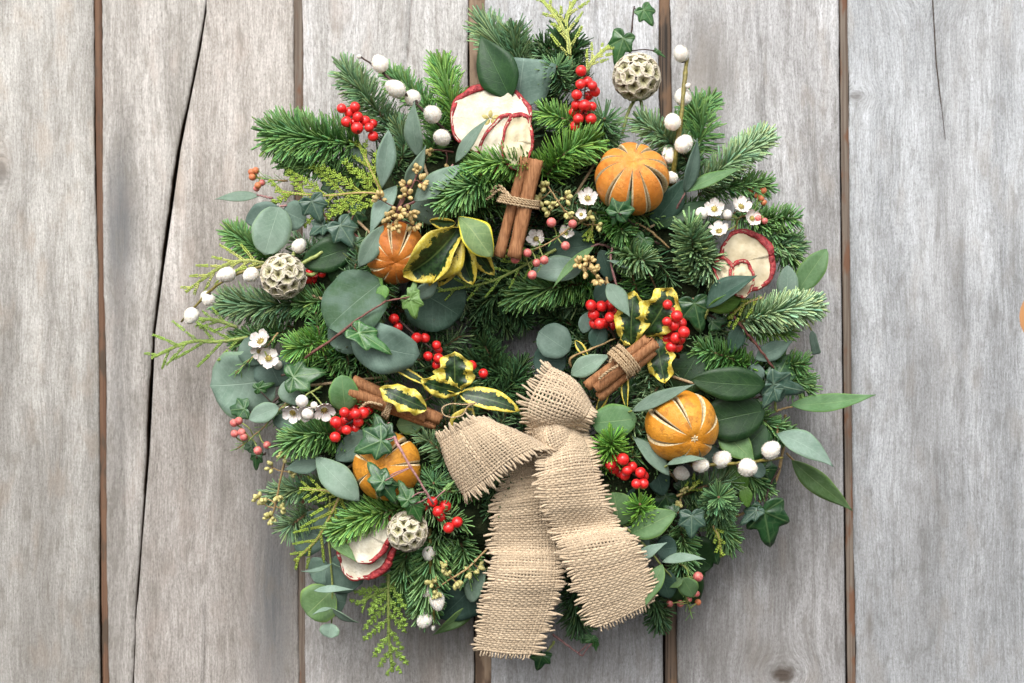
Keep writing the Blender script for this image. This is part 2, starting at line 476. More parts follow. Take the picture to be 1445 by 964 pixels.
# ---------------------------------------------------------------- the wall of planks
def woodmat(name, seed, light, mid, dark, tint_f, stain_shade=(), knots=(), streak=0.38):
    light = tuple(a * k for a, k in zip(light, (1.25, 1.29, 1.36))); mid = tuple(a * k for a, k in zip(mid, (1.14, 1.18, 1.25)))
    """weathered board: grain runs along z, knots bend the grain, stains and painted wreath shade as soft blots"""
    t = NT(name, 0.8, 0.2)
    sx = t.node('ShaderNodeSeparateXYZ'); t.t.links.new(t.pos(), sx.inputs[0])
    X0 = t.m('DIVIDE', sx.outputs[0], U); Z = t.m('DIVIDE', sx.outputs[2], U)
    X = X0; kd = None; rings = None
    for (kx, ky, rx, rz, stg) in knots:
        dx = t.m('SUBTRACT', X0, kx - 722.5); dz = t.m('SUBTRACT', Z, 482.0 - ky)
        d2 = t.m('ADD', t.m('POWER', t.m('ABSOLUTE', t.m('DIVIDE', dx, rx)), 2.0), t.m('POWER', t.m('ABSOLUTE', t.m('DIVIDE', dz, rz)), 2.0))
        e = t.m('EXPONENT', t.m('MULTIPLY', d2, -0.35))
        X = t.m('SUBTRACT', X, t.m('MULTIPLY', dx, e))
        core = t.m('MULTIPLY', t.step(t.m('ADD', d2, t.m('MULTIPLY', t.noise(t.pos(), 120, 3), 1.1)), 0.55, 1.3, 1, 0), stg)
        rg = t.m('MULTIPLY', t.m('MULTIPLY', t.m('SINE', t.m('MULTIPLY', t.m('SQRT', d2), 14.0)), e), 0.25 * stg)
        kd = core if kd is None else t.m('MAXIMUM', kd, core)
        rings = rg if rings is None else t.m('ADD', rings, rg)
    warp = t.m('MULTIPLY', t.noise(t.comb(t.m('MULTIPLY', X0, 0.010), float(seed), t.m('MULTIPLY', Z, 0.004)), 1, 2), 26.0)
    Xw = t.m('ADD', X, warp)
    fine = t.noise(t.comb(t.m('MULTIPLY', Xw, 0.50), float(seed), t.m('MULTIPLY', Z, 0.030)), 1, 5, 0.75)
    med = t.noise(t.comb(t.m('MULTIPLY', Xw, 0.11), seed + 9.0, t.m('MULTIPLY', Z, 0.0045)), 1, 4, 0.6)
    big = t.noise(t.comb(t.m('MULTIPLY', Xw, 0.022), seed + 19.0, t.m('MULTIPLY', Z, 0.0035)), 1, 3, 0.55)
    pore = t.noise(t.comb(t.m('MULTIPLY', Xw, 0.7), seed + 31.0, t.m('MULTIPLY', Z, 0.16)), 1, 3, 0.6)
    blot = t.noise(t.comb(t.m('MULTIPLY', Xw, 0.06), seed + 77.0, t.m('MULTIPLY', Z, 0.022)), 1, 5, 0.65)
    c = t.mix(t.step(big, 0.32, 0.66), light, mid)
    c = t.mix(t.m('MULTIPLY', t.step(med, 0.52, 0.72), streak), c, dark)
    c = t.mix(t.m('MULTIPLY', t.step(med, 0.28, 0.42, 1, 0), 0.45), c, tuple(min(1, a * 1.18) for a in light))
    grit = t.noise(t.comb(t.m('MULTIPLY', Xw, 0.55), seed + 61.0, t.m('MULTIPLY', Z, 0.22)), 1, 4, 0.8)
    c = t.mix(1.0, c, t.mix(t.step(grit, 0.34, 0.62), (0.77, 0.765, 0.76), (1.16, 1.16, 1.17)), 'MULTIPLY')
    c = t.mix(1.0, c, t.mix(t.step(fine, 0.34, 0.66), (0.80, 0.79, 0.78), (1.24, 1.24, 1.25)), 'MULTIPLY')
    c = t.mix(t.m('MULTIPLY', t.step(pore, 0.58, 0.70), 0.55), c, tuple(a * 0.6 for a in dark))
    c = t.mix(t.m('MULTIPLY', t.step(t.noise(t.comb(t.m('MULTIPLY', Xw, 0.03), seed + 47.0, t.m('MULTIPLY', Z, 0.012)), 1, 3), 0.52, 0.7), 0.35), c, tint_f)
    for (cx, cy, rx, rz, stg, colr) in stain_shade:
        dx = t.m('DIVIDE', t.m('SUBTRACT', X0, cx - 722.5), rx); dz = t.m('DIVIDE', t.m('SUBTRACT', Z, 482.0 - cy), rz)
        d2 = t.m('ADD', t.m('MULTIPLY', dx, dx), t.m('MULTIPLY', dz, dz))
        f = t.m('MULTIPLY', t.m('EXPONENT', t.m('MULTIPLY', d2, -1.0)), t.step(t.m('ADD', t.m('MULTIPLY', med, 0.5), t.m('MULTIPLY', fine, 0.5)), 0.3, 0.62, 0.5, 1.0))
        c = t.mix(t.m('MULTIPLY', f, stg, clamp=True), c, colr)
    c = t.mix(t.m('MULTIPLY', t.step(blot, 0.50, 0.66), 0.42), c, dark)
    c = t.mix(t.m('MULTIPLY', t.step(t.m('ADD', t.m('MULTIPLY', Z, -0.0011), t.m('MULTIPLY', big, 0.9)), -0.02, 0.72), 1.0), c, (0.66, 0.655, 0.65), 'MULTIPLY')  # light falloff painted into the boards: darker towards the bottom
    if rings is not None:
        c = t.mix(t.m('MAXIMUM', rings, 0.0), c, tuple(a * 0.45 for a in dark))
        c = t.mix(kd, c, (0.055, 0.04, 0.03) if len(knots[0]) == 5 else knots[0][5])
    # inside of gaps and cracks: raw, darker wood away from the weathered face
    raw = t.step(sx.outputs[1], 0.0012, 0.0035)
    c = t.mix(raw, c, (0.07, 0.045, 0.028))
    t.base(c)
    hgt = t.m('ADD', t.m('ADD', t.m('MULTIPLY', fine, 0.8), t.m('MULTIPLY', med, 0.8)), t.m('MULTIPLY', t.m('SUBTRACT', grit, pore), 0.5))
    t.bump(hgt, 0.7, 0.0016)
    return t.mat

LG = (0.44, 0.415, 0.375)   # light weathered grey-beige
def edgef(tab):
    ys = [a[0] for a in tab]; xs = [a[1] for a in tab]
    return lambda y: float(np.interp(y, ys, xs))

def plank(parent, mat, le, re, seed, cracks=(), thick=34, y0=-70, y1=1034):
    r = np.random.default_rng(seed)
    rows = np.linspace(y0, y1, 130)
    wl = np.cumsum(r.normal(0, 0.32, 130)); wl -= np.linspace(wl[0], wl[-1], 130); wl = np.clip(wl, -1.6, 1.6)
    wr = np.cumsum(r.normal(0, 0.32, 130)); wr -= np.linspace(wr[0], wr[-1], 130); wr = np.clip(wr, -1.6, 1.6)
    nfree = 14
    V = []; ncol = None
    for i, y in enumerate(rows):
        a = le(y) + wl[i]; b = re(y) + wr[i]
        ds = []; segs = [a + 3.2]; 
        cols = [(a, thick), (a, 3.2), (a + 1.0, 1.0), (a + 3.2, 0.0)]
        last = a + 3.2
        for (cf, wf, dep) in cracks:
            cx = cf(y); w = wf(y)
            for k in range(1, nfree): cols.append((last + (cx - w - last) * k / nfree, None))
            cols += [(cx - w, 0.0), (cx - w * 0.35, dep * (0 if w < 0.5 else min(1, w / 1.0))), (cx + w * 0.35, dep * (0 if w < 0.5 else min(1, w / 1.0))), (cx + w, 0.0)]
            last = cx + w
        for k in range(1, nfree): cols.append((last + (b - 3.2 - last) * k / nfree, None))
        cols += [(b - 3.2, 0.0), (b - 1.0, 1.0), (b, 3.2), (b, thick)]
        ncol = len(cols)
        for (x, d) in cols:
            if d is None:
                q = (x - a) / (b - a)
                d = -0.9 * math.sin(math.pi * q) + 0.35 * math.sin(x * 0.11 + seed + y * 0.004)
            V.append((x - 722.5, d, 482.0 - y))
    F = []
    for i in range(len(rows) - 1):
        for j in range(ncol - 1):
            k = i * ncol + j
            F.append((k, k + ncol, k + ncol + 1, k + 1))
    # back
    for i in range(len(rows) - 1):
        F.append((i * ncol + ncol - 1, (i + 1) * ncol + ncol - 1, (i + 1) * ncol, i * ncol))
    F.append(tuple(range(ncol)))
    F.append(tuple((len(rows) - 1) * ncol + j for j in range(ncol))[::-1])
    g = G(); g.add(V, F)
    return g.build('plank', mat, parent)

wall = thing('plank_wall', 'weathered grey wall of upright wooden planks behind the wreath', 'wall', (0, 0, -580))
wall['kind'] = 'structure'
WARM = (0.42, 0.335, 0.26); BLUE = (0.16, 0.165, 0.17); DK = (0.20, 0.18, 0.16); PINK = (0.46, 0.38, 0.33)
planks = [
 # left edge, right edge, seed, light, mid, dark, tint, stains and painted shade, knots, cracks
 (edgef([(-70, -190), (1034, -178)]), edgef([(-70, 131), (1034, 143)]), 3, (0.42, 0.395, 0.35), (0.34, 0.315, 0.275), (0.25, 0.225, 0.19), WARM,
  [(5, 240, 20, 50, .5, DK), (60, 900, 60, 120, .25, DK)], [(0, 244, 14, 26, .45)], []),
 (edgef([(-70, 142), (1034, 154)]), edgef([(-70, 303.5), (0, 290), (60, 279.5), (150, 262), (175, 256), (210, 249), (290, 238), (380, 226), (470, 214.5), (560, 209), (640, 205), (760, 197), (860, 190.5), (1034, 185.2)]), 5,
  (0.42, 0.385, 0.34), (0.33, 0.30, 0.26), (0.23, 0.21, 0.18), PINK, [(168, 320, 24, 110, .95, BLUE), (160, 560, 25, 130, .35, BLUE), (150, 800, 22, 200, .3, DK)], [], []),
 (edgef([(-70, 306), (0, 292), (60, 283), (150, 265), (210, 253), (290, 242), (380, 229), (470, 217), (560, 213), (640, 209), (760, 199), (860, 192), (1034, 186)]), edgef([(-70, 412), (1034, 422)]), 6,
  (0.43, 0.39, 0.345), (0.36, 0.32, 0.275), (0.24, 0.215, 0.185), PINK, [(385, 850, 36, 170, 1.0, BLUE), (310, 690, 14, 50, .5, DK), (250, 240, 9, 60, .5, WARM)], [],
  [(edgef([(-70, 292), (900, 290), (1034, 286)]), lambda y: 0.25 + 0.5 * max(0, min(1, (y - 820) / 60)), 2.0)]),
 (edgef([(-70, 427), (1034, 431)]), edgef([(-70, 660), (1034, 669)]), 8, (0.44, 0.415, 0.385), (0.36, 0.335, 0.30), (0.25, 0.225, 0.20), PINK,
  [(600, 940, 90, 90, .35, DK)], [], [(edgef([(-70, 586), (0, 581), (60, 577), (110, 573), (1034, 570)]), lambda y: 1.9 if y < 170 else 0.4, 3.2)]),
 (edgef([(-70, 683), (1034, 694)]), edgef([(-70, 929), (1034, 938)]), 11, (0.45, 0.44, 0.425), (0.36, 0.35, 0.335), (0.24, 0.22, 0.20), (0.38, 0.34, 0.30),
  [(830, 930, 130, 80, .45, DK)], [], [(edgef([(-70, 843), (0, 842), (60, 846), (1034, 852)]), lambda y: 1.6 if y < 130 else 0.4, 2.5), (edgef([(-70, 868), (1034, 874)]), lambda y: 0.5, 1.5)]),  # the low blot paints the wreath's shade onto this plank
 (edgef([(-70, 946), (1034, 958)]), edgef([(-70, 1184), (1034, 1196)]), 14, (0.42, 0.405, 0.385), (0.32, 0.305, 0.285), (0.20, 0.187, 0.172), (0.36, 0.31, 0.26),
  [(1005, 95, 36, 70, .9, DK), (1085, 930, 50, 45, .6, DK), (1000, 880, 60, 120, .4, DK), (1120, 700, 80, 200, .22, DK)], [(1105, 952, 26, 17, .9)],
  [(edgef([(-70, 1066), (0, 1069), (120, 1079), (1034, 1100)]), lambda y: 0.7 if y < 190 else 0.3, 1.6), (edgef([(-70, 1086), (60, 1093), (1034, 1140)]), lambda y: 1.6 if 55 < y < 90 else 0.35, 2.0)]),
 (edgef([(-70, 1197), (1034, 1209)]), edgef([(-70, 1560), (1034, 1572)]), 17, (0.395, 0.395, 0.385), (0.325, 0.325, 0.315), (0.22, 0.215, 0.205), (0.36, 0.33, 0.295),
  [(1340, 330, 36, 330, .28, DK), (1300, 700, 28, 300, .22, DK), (1400, 60, 50, 60, .25, DK), (1227, 880, 5, 26, .9, DK)], [(1209, 134, 15, 9, .35), (1300, -30, 30, 28, .8)],
  [(edgef([(-70, 1312), (0, 1317), (90, 1322), (190, 1334), (260, 1342), (1034, 1350)]), lambda y: 1.7 if y < 150 else (1.2 if y < 200 else 0.25), 6.0)]),
]
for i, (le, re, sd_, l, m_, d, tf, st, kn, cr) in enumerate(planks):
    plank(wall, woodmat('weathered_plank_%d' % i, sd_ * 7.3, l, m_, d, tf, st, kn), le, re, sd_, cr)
# the pale orange knot at the right edge of the last plank
t = NT('orange_knot', 0.7, 0.2)
o_ = t.obj(); t.base(t.mix(t.noise(o_, 160, 3), (0.45, 0.20, 0.07), (0.36, 0.20, 0.10)))
g = G(); ev, ef = ellipsoid(20, 8)
g.add(ev * np.array([17, 1.4, 31]) + np.array([1454 - 722.5, 0, 482 - 447]), ef)
g.build('knot', t.mat, wall)
# strips seen in the gaps between planks
def stripmat(name, a, b, c):
    t = NT(name, 0.7, 0.3); sx = t.node('ShaderNodeSeparateXYZ'); t.t.links.new(t.pos(), sx.inputs[0])
    v = t.comb(t.m('MULTIPLY', sx.outputs[0], 700.0), 0.0, t.m('MULTIPLY', sx.outputs[2], 9.0))
    v2 = t.comb(t.m('MULTIPLY', sx.outputs[0], 60.0), 4.0, t.m('MULTIPLY', sx.outputs[2], 22.0))
    cc = t.mix(t.step(t.noise(v, 1, 3), 0.4, 0.6), a, b)
    cc = t.mix(t.step(t.noise(v2, 1, 3), 0.50, 0.62), cc, c)
    t.base(t.hsv(cc, sat=0.9, v=0.72)); t.bump(t.noise(v, 1.5, 3), 0.5, 0.001); return t.mat
SM = [stripmat('gap_strip_rust', (0.15, 0.07, 0.035), (0.20, 0.10, 0.05), (0.10, 0.065, 0.04)),
      stripmat('gap_strip_brown', (0.15, 0.105, 0.075), (0.24, 0.19, 0.145), (0.19, 0.085, 0.04)),
      stripmat('gap_strip_orange', (0.30, 0.19, 0.11), (0.36, 0.25, 0.16), (0.12, 0.07, 0.04)),
      stripmat('gap_strip_dark', (0.035, 0.025, 0.018), (0.17, 0.11, 0.07), (0.22, 0.12, 0.06))]
for (xt, xb, w, dep, m_) in [(137.3, 149, 10.5, 3.6, 0), (420.5, 426.5, 13, 3.2, 1), (673, 682.5, 23, 4, 2), (938.3, 948, 17, 5, 3), (1190.8, 1202.5, 11.5, 3.0, 1)]:
    g = G(); rows = np.linspace(-70, 1034, 60); V = []
    for y in rows:
        cx = np.interp(y, [0, 964], [xt, xb]) + rng.normal(0, 0.25)
        dd = dep + rng.normal(0, 0.2)
        for q, e in ((-w / 2, dd + 1.5), (-w / 2 + 1.5, dd), (0, dd - 0.4), (w / 2 - 1.5, dd), (w / 2, dd + 1.5)):
            V.append((cx + q - 722.5, e, 482 - y))
    F = [(i * 5 + j, (i + 1) * 5 + j, (i + 1) * 5 + j + 1, i * 5 + j + 1) for i in range(59) for j in range(4)]
    g.add(V, F); g.build('gap_strip', SM[m_], wall)
# board behind everything, dark in the open gaps
g = G()
g.add([(-940, 36, -620), (900, 36, -620), (900, 36, 620), (-940, 36, 620), (-940, 44, -620), (900, 44, -620), (900, 44, 620), (-940, 44, 620)],
      [(0, 1, 2, 3), (5, 4, 7, 6), (0, 4, 5, 1), (3, 2, 6, 7), (0, 3, 7, 4), (1, 5, 6, 2)])
g.build('backing_board', simple('backing_board', (0.03, 0.02, 0.015), (0.06, 0.04, 0.03), 0.9, 60, 0.3), wall, smooth=False)

# ---------------------------------------------------------------- builders for the greenery
GR = {  # needle colours: base, tip, keel
 'g': ((0.042, 0.130, 0.026), (0.120, 0.275, 0.070), (0.22, 0.36, 0.20)),
 'G': ((0.065, 0.180, 0.026), (0.180, 0.360, 0.070), (0.23, 0.39, 0.17)),
 'b': ((0.055, 0.130, 0.060), (0.135, 0.250, 0.130), (0.27, 0.37, 0.25)),
 'p': ((0.100, 0.190, 0.090), (0.24, 0.38, 0.21), (0.38, 0.49, 0.37)),
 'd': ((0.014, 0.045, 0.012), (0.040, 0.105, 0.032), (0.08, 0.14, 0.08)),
}
def needle_arrays(path, nl, n, kind, wid=3.0, open_deg=80, tip_deg=52, under=-0.45, fade=0.0, seed=0, up=(0, -1, 0), lift=0.0, tipo=0.25):
    r = np.random.default_rng(seed)
    m = 40
    pts = catmull(path, m)
    seg = np.linalg.norm(np.diff(pts, axis=0), axis=1); cum = np.concatenate([[0], np.cumsum(seg)]); Lt = cum[-1]
    t = (np.arange(n) + r.random(n)) / n
    t = np.clip(t ** 0.92, 0, 1)
    s = t * Lt
    B = np.stack([np.interp(s, cum, pts[:, k]) for k in range(3)], 1)
    T = np.gradient(pts, axis=0); T /= np.linalg.norm(T, axis=1)[:, None]
    A = np.stack([np.interp(s, cum, T[:, k]) for k in range(3)], 1); A /= np.linalg.norm(A, axis=1)[:, None]
    upv = np.array(up, float)
    upn = upv - (A @ upv)[:, None] * A
    ln = np.linalg.norm(upn, axis=1)[:, None]
    alt = np.array([0.3, 0.1, 0.95]); alt = alt - (A @ alt)[:, None] * A
    upn = np.where(ln < 0.25, alt, upn); upn /= np.linalg.norm(upn, axis=1)[:, None]
    sd = np.cross(A, upn)
    phi = np.arange(n) * 2.39996 + r.normal(0, 0.25, n)
    cx, sx = np.cos(phi), np.sin(phi)
    sx = np.where(sx < under, under + 0.25 * (sx - under), sx) + lift
    rad = cx[:, None] * sd + sx[:, None] * upn
    rad /= np.linalg.norm(rad, axis=1)[:, None]
    tt = np.clip((t - (1 - tipo)) / tipo, 0, 1)
    ang = np.radians(open_deg + (tip_deg - open_deg) * tt ** 1.3 + r.normal(0, 8, n))
    D = np.cos(ang)[:, None] * A + np.sin(ang)[:, None] * rad
    D += r.normal(0, 0.07, D.shape)
    D /= np.linalg.norm(D, axis=1)[:, None]
    L = nl * 0.92 * r.uniform(0.68, 1.08, n) * (1 - 0.20 * tt) * (0.75 + 0.25 * np.clip(t / 0.12, 0, 1))
    bend = A * 0.32 + upn * 0.10 + r.normal(0, 0.06, D.shape)
    N = A - np.sum(A * D, 1)[:, None] * D; N /= np.linalg.norm(N, axis=1)[:, None] + 1e-9
    W = np.cross(D, N)
    ks = np.array([0.0, 0.35, 0.75, 1.0]); ws = np.array([0.5, 0.95, 1.0, 0.72]) * wid * 0.5
    V = []; Cc = []
    c0, c1, ck = [np.array(c) for c in GR[kind]]
    v = r.uniform(0.72, 1.28, n)[:, None]
    hue = r.normal(0, 0.10, n)[:, None]
    for q in range(4):
        cen = B + D * (L * ks[q])[:, None] + bend * (L * ks[q] ** 2 * 0.45)[:, None]
        for e, f in ((-1, 0.15), (1, 0.15), (0, -0.75)):
            V.append(cen + W * (e * ws[q]) + N * (f * ws[q]))
            c = (c0 * (1 - ks[q]) + c1 * ks[q]) if e else ck * (0.7 + 0.3 * ks[q])
            c = c[None, :] * v * np.array([1, 1, 1])[None, :]
            c = c * (1 + hue * np.array([1.0, 0.0, -0.8])[None, :])
            Cc.append(c)
    V = np.stack(V, 1).reshape(-1, 3); Cc = np.clip(np.stack(Cc, 1).reshape(-1, 3), 0.002, 1)
    base = (np.arange(n) * 12)[:, None]
    F = []
    for q in range(3):
        for a, b in ((0, 1), (1, 2), (2, 0)):
            F.append(np.concatenate([base + q * 3 + a, base + q * 3 + b, base + (q + 1) * 3 + b, base + (q + 1) * 3 + a], 1))
    F = np.stack(F, 1).reshape(-1, 4)
    return V, F, Cc, pts

def fir(label, path, nl=27, dens=2.5, kind='g', group='fir sprigs in the wreath', name='fir_sprig', side=(), **kw):
    """path [(x,y,h)...] from the cut end to the bud"""
    W = [P(*p) for p in path]
    root = thing(name, label, 'fir sprig', W[0], group)
    arrs = []
    paths = [W]
    for (t0, ang, ln) in side:                    # side twigs
        c = catmull(W, 20); k = int(t0 * 19)
        d = nrm(c[min(k + 1, 19)] - c[max(k - 1, 0)])
        e = rotv(d, np.array([0, -1, 0]), R(ang))
        paths.append([c[k], c[k] + e * ln * 0.5 + np.array([0, -3, 0]), c[k] + e * ln + np.array([0, -4, -2])])
    off = 0
    for i, w in enumerate(paths):
        L = sum(np.linalg.norm(np.array(w[j + 1]) - np.array(w[j])) for j in range(len(w) - 1))
        n = int((L * dens + 34) * 0.90)
        V, F, Cc, pts = needle_arrays(w, nl * (1 if i == 0 else 0.85), n, kind, seed=int(rng.integers(1e6)), **kw)
        arrs.append((V, F + off, Cc)); off += len(V)
        g = G(); g.add(*tube_data(pts, np.linspace(2.6, 1.3, len(pts)), 6))
        tipv, tipf = ellipsoid(6, 4)
        g.add(tipv * 2.3 + pts[-1], tipf)
        g.build('stem', M['twig'], root)
    V = np.vstack([a[0] for a in arrs]); F = np.vstack([a[1] for a in arrs]); Cc = np.vstack([a[2] for a in arrs])
    me = mesh(V - rloc(root), F, col=Cc, mats=[M['needle']], name='needles')
    place('needles', me, root, kind='stuff')
    return root

def prof(sh, t):
    if sh == 'e': return math.sin(math.pi * min(1, t) ** 0.85) ** 0.72          # oval
    if sh == 'o': return max(0, 1 - (2 * t - 1) ** 2) ** 0.5 * (1 + 0.10 * math.sin(math.pi * t) - 0.05)   # round
    if sh == 'l': return math.sin(math.pi * t ** 0.75) ** 1.15                   # lance
    if sh == 's': return math.sin(math.pi * t ** 1.15) ** 0.8                    # spoon, widest past the middle
    if sh == 'c': return max(0.0, min(1, t * 5) ** .7 * (0.72 + 0.28 * t) * (1 if t < 0.93 else (1 - t) / 0.07 * 0.35 + 0.65))  # cut end
    if sh == 'h': return math.sin(math.pi * t ** 0.9) ** 0.6                     # holly
    return 1
def leaf(parent, b, t_, w, m='euP', sh='e', r=0, bend=0.08, fold=0.14, ruf=0.02, tw=0, nu=14, nv=6, label=None, curl=0.0, name='leaf', seed=None):
    """b, t_: (x,y,h) of stalk end and tip; w width; r roll in degrees about its length"""
    B, T = P(*b), P(*t_)
    a = T - B; L = np.linalg.norm(a); a = a / L
    n0 = np.array([0., -1., 0.]); n0 = nrm(n0 - np.dot(n0, a) * a)
    rr = np.random.default_rng(seed if seed is not None else int(rng.integers(1e6)))
    ph = rr.uniform(0, 6.28, 3)
    V = []; UV = []
    holly = sh == 'h'
    if holly: nu = 25
    th = 0.45
    for side in (0, 1):
        for i in range(nu + 1):
            t = i / nu
            ro = R(r + tw * (t - 0.5))
            n = rotv(n0, a, ro); s = np.cross(a, n)
            hw = w / 2 * prof(sh, t)
            if i in (0, nu): hw = max(hw, 0.25)
            # sideways wander of the midrib
            cen = B + a * L * t + n * (bend * L * 4 * t * (1 - t)) + s * (0.03 * L * math.sin(math.pi * t + ph[0]) * 0.5) + n * curl * L * t * t
            for j in range(nv + 1):
                v = -1 + 2 * j / nv
                av = abs(v)
                h2 = hw
                z = fold * av * hw + ruf * w * math.sin(t * 9 + ph[1] + (1.5 if v > 0 else 0)) * av ** 2
                if holly:
                    q = (t * 3.0 + (0.35 if v > 0 else 0)) % 1.0
                    spike = max(0, 1 - abs(q - 0.5) * 2.2) ** 1.5
                    h2 = hw * (1 + 0.30 * spike * av ** 3)
                    z += (0.30 * math.cos(t * 3 * 2 * math.pi + (1.57 if v > 0 else 0)) * av ** 2) * w * 0.5
                else:
                    h2 = hw * (1 + 0.02 * math.sin(t * 17 + ph[2] + v))
                p = cen + s * v * h2 + n * z
                p = p - n * (th if side else -th)
                V.append(p); UV.append((t, (v + 1) / 2))
    k = (nu + 1) * (nv + 1); w1 = nv + 1
    F = []
    for i in range(nu):
        for j in range(nv):
            q = i * w1 + j
            F.append((q, q + 1, q + w1 + 1, q + w1)); F.append((k + q, k + q + w1, k + q + w1 + 1, k + q + 1))
        q = i * w1; F.append((q, q + w1, k + q + w1, k + q))
        q = i * w1 + nv; F.append((q + w1, q, k + q, k + q + w1))
    q = 0
    for j in range(nv):
        F.append((j, k + j, k + j + 1, j + 1))
        z0 = nu * w1 + j; F.append((z0 + 1, k + z0 + 1, k + z0, z0))
    g = G(); g.add(V, F, UV)
    # stalk and raised midrib on the back
    return g.build(name, M[m] if isinstance(m, str) else m, parent, label=label)

IVT = [(0, 1.0), (7, .90), (16, .72), (28, .53), (40, .58), (50, .68), (58, .62), (70, .50), (84, .44), (98, .48), (110, .52), (122, .46), (140, .36), (160, .24), (180, .10)]
def ivyleaf(parent, b, t_, size, m='ivyD', r=0, pitch=0.0, wid=1.0, label=None, fold=0.0):
    """b = joint of stalk and blade, t_ = a point the middle lobe points to; size = length of that lobe"""
    B, T = P(*b), P(*t_)
    a = nrm(T - B)
    n = np.array([0., -1., 0.]); n = nrm(n - np.dot(n, a) * a); n = rotv(n, a, R(r)); s = np.cross(a, n)
    rr = np.random.default_rng(int(rng.integers(1e6)))
    na = 48; nr = 5
    angs = [x[0] for x in IVT]; rs = [x[1] for x in IVT]
    asym = rr.uniform(0.88, 1.12, 2)
    V = []; UV = []
    for side in (0, 1):
        V.append(B - n * (0.45 if side else -0.45)); UV.append((0.5, 0.5))
        for k in range(1, nr + 1):
            f = k / nr
            for j in range(na):
                th = -math.pi + 2 * math.pi * j / na
                deg = abs(math.degrees(th))
                rad = float(np.interp(deg, angs, rs)) * (asym[0] if th > 0 else asym[1]) ** (1 if 20 < deg < 160 else 0)
                rd = rad * f
                u, v = rd * math.cos(th), rd * math.sin(th)
                vd = min(abs(math.sin(math.radians(deg - q))) if abs(deg - q) < 60 else 1 for q in (0, 50, 108))
                z = 0.035 * min(vd, 0.5) * f - 0.16 * rd * rd + pitch * u * abs(u) + fold * abs(v) + 0.02 * math.sin(th * 5 + 1)
                p = B + a * u * size + s * v * size * wid + n * z * size
                V.append(p - n * (0.45 if side else -0.45)); UV.append((u * 0.5 + 0.5, v * 0.5 + 0.5))
    F = []; K = 1 + nr * na
    for side in (0, 1):
        o = side * K
        for j in range(na):
            j2 = (j + 1) % na
            f = (o, o + 1 + j, o + 1 + j2); F.append(f if not side else f[::-1])
            for k in range(nr - 1):
                f = (o + 1 + k * na + j, o + 1 + (k + 1) * na + j, o + 1 + (k + 1) * na + j2, o + 1 + k * na + j2)
                F.append(f if not side else f[::-1])
    for j in range(na):
        j2 = (j + 1) % na; q = 1 + (nr - 1) * na
        F.append((q + j, K + q + j, K + q + j2, q + j2))
    g = G(); g.add(V, F, UV)
    return g.build('leaf', M[m], parent, label=label)

# shared small meshes, unit = working units
def berry_mesh():
    v, f = ellipsoid(16, 11)
    v = v * np.array([1, 1, 0.96])
    mi = [1 if min(v[list(q)][:, 2]) > 0.90 else 0 for q in f]
    top = v[:, 2] > 0.93
    v[top] *= np.array([0.75, 0.75, 1]); v[0] = (0, 0, 0.90)
    return mesh(v * 8.0, f, mi=mi, mats=[M['berry'], M['blackdot']], name='berry')
BERRY = berry_mesh()

def berries(label, pts, h, stalk=None, r=8.0, group='red berry sprigs'):
    """pts: list of (x,y[,dh]) ; stalk path of the little twig"""
    cx = sum(p[0] for p in pts) / len(pts); cy = sum(p[1] for p in pts) / len(pts)
    root = thing('berry_sprig', label, 'red berries', P(*(stalk[0] if stalk else (cx, cy, h - 20))), group)
    path = stalk or [(cx, cy, h - 25), (cx, cy, h - 8)]
    st = stem(root, path, 1.8, 1.0, M['darktwig'])
    sp = catmull([P(*q) for q in path], 24)
    placed = []
    for p in pts:
        rr = r * rng.uniform(0.80, 1.06)
        dh = p[2] if len(p) > 2 else 0
        w = P(p[0], p[1], h + dh)
        for _ in range(6):                         # push overlapping berries back, as they would settle
            bad = [q for q, qr in placed if np.linalg.norm(q - w) < (qr + rr) * 0.93]
            if not bad: break
            w = w + np.array([0, 4.5, 0])
        placed.append((w, rr))
        z = nrm(np.array([rng.normal(0, .8), rng.normal(0, .45), -0.9 if rng.random() < .8 else 0.5]))
        place('berry', BERRY, root, w, frame(z, rng.uniform(0, 6)), scale=rr / 8.0)
        k = int(np.argmin(np.linalg.norm(sp - w, axis=1)))
        g = G(); mid = (sp[k] + w) / 2 + rng.normal(0, 1, 3)
        g.add(*tube_data(catmull([sp[k], mid, w + np.array([0, 4, 0])], 5), 0.7, 5)); g.build('stalk', M['darktwig'], root)
    return root

def catkin_mesh(seed, lx=1.0):
    r = np.random.default_rng(seed)
    v, f = ellipsoid(14, 9)
    d = 1 + 0.05 * np.sin(v[:, 0] * 5 + seed) * np.cos(v[:, 1] * 4)
    v = v * d[:, None]
    v = v * np.array([10.0, 10.0, 11.5 * lx]); v[:, 0:2] *= (1 - 0.12 * (v[:, 2:3] / 11.5))
    g = G(); g.add(v, f)
    V = []; F = []
    for i in range(900):
        p = r.normal(0, 1, 3); p /= np.linalg.norm(p)
        q = p * np.array([9.6, 9.6, 11.0 * lx]); q[:2] *= (1 - 0.12 * q[2] / 11.5)
        d = nrm(p * 0.8 + np.array([0, 0, 0.45]) + r.normal(0, 0.30, 3))
        s = nrm(np.cross(d, p + r.normal(0, .3, 3))) * 0.34
        l = r.uniform(0.8, 2.2)
        k = len(V); V += [q - s, q + s, q + d * l]; F.append((k, k + 1, k + 2))
    g.add(V, F)
    return mesh(np.vstack(g.V), g.F, mats=[M['fluff']], name='catkin')
CATK = [catkin_mesh(1), catkin_mesh(2, 1.15), catkin_mesh(3, 0.92)]
def scale_mesh():
    v, f = ellipsoid(9, 6)
    v = v[:]; v = v * np.array([4.2, 4.2, 3.4]); return mesh(v, f, mats=[M['darktwig']], name='bud_scale')
BSC = scale_mesh()

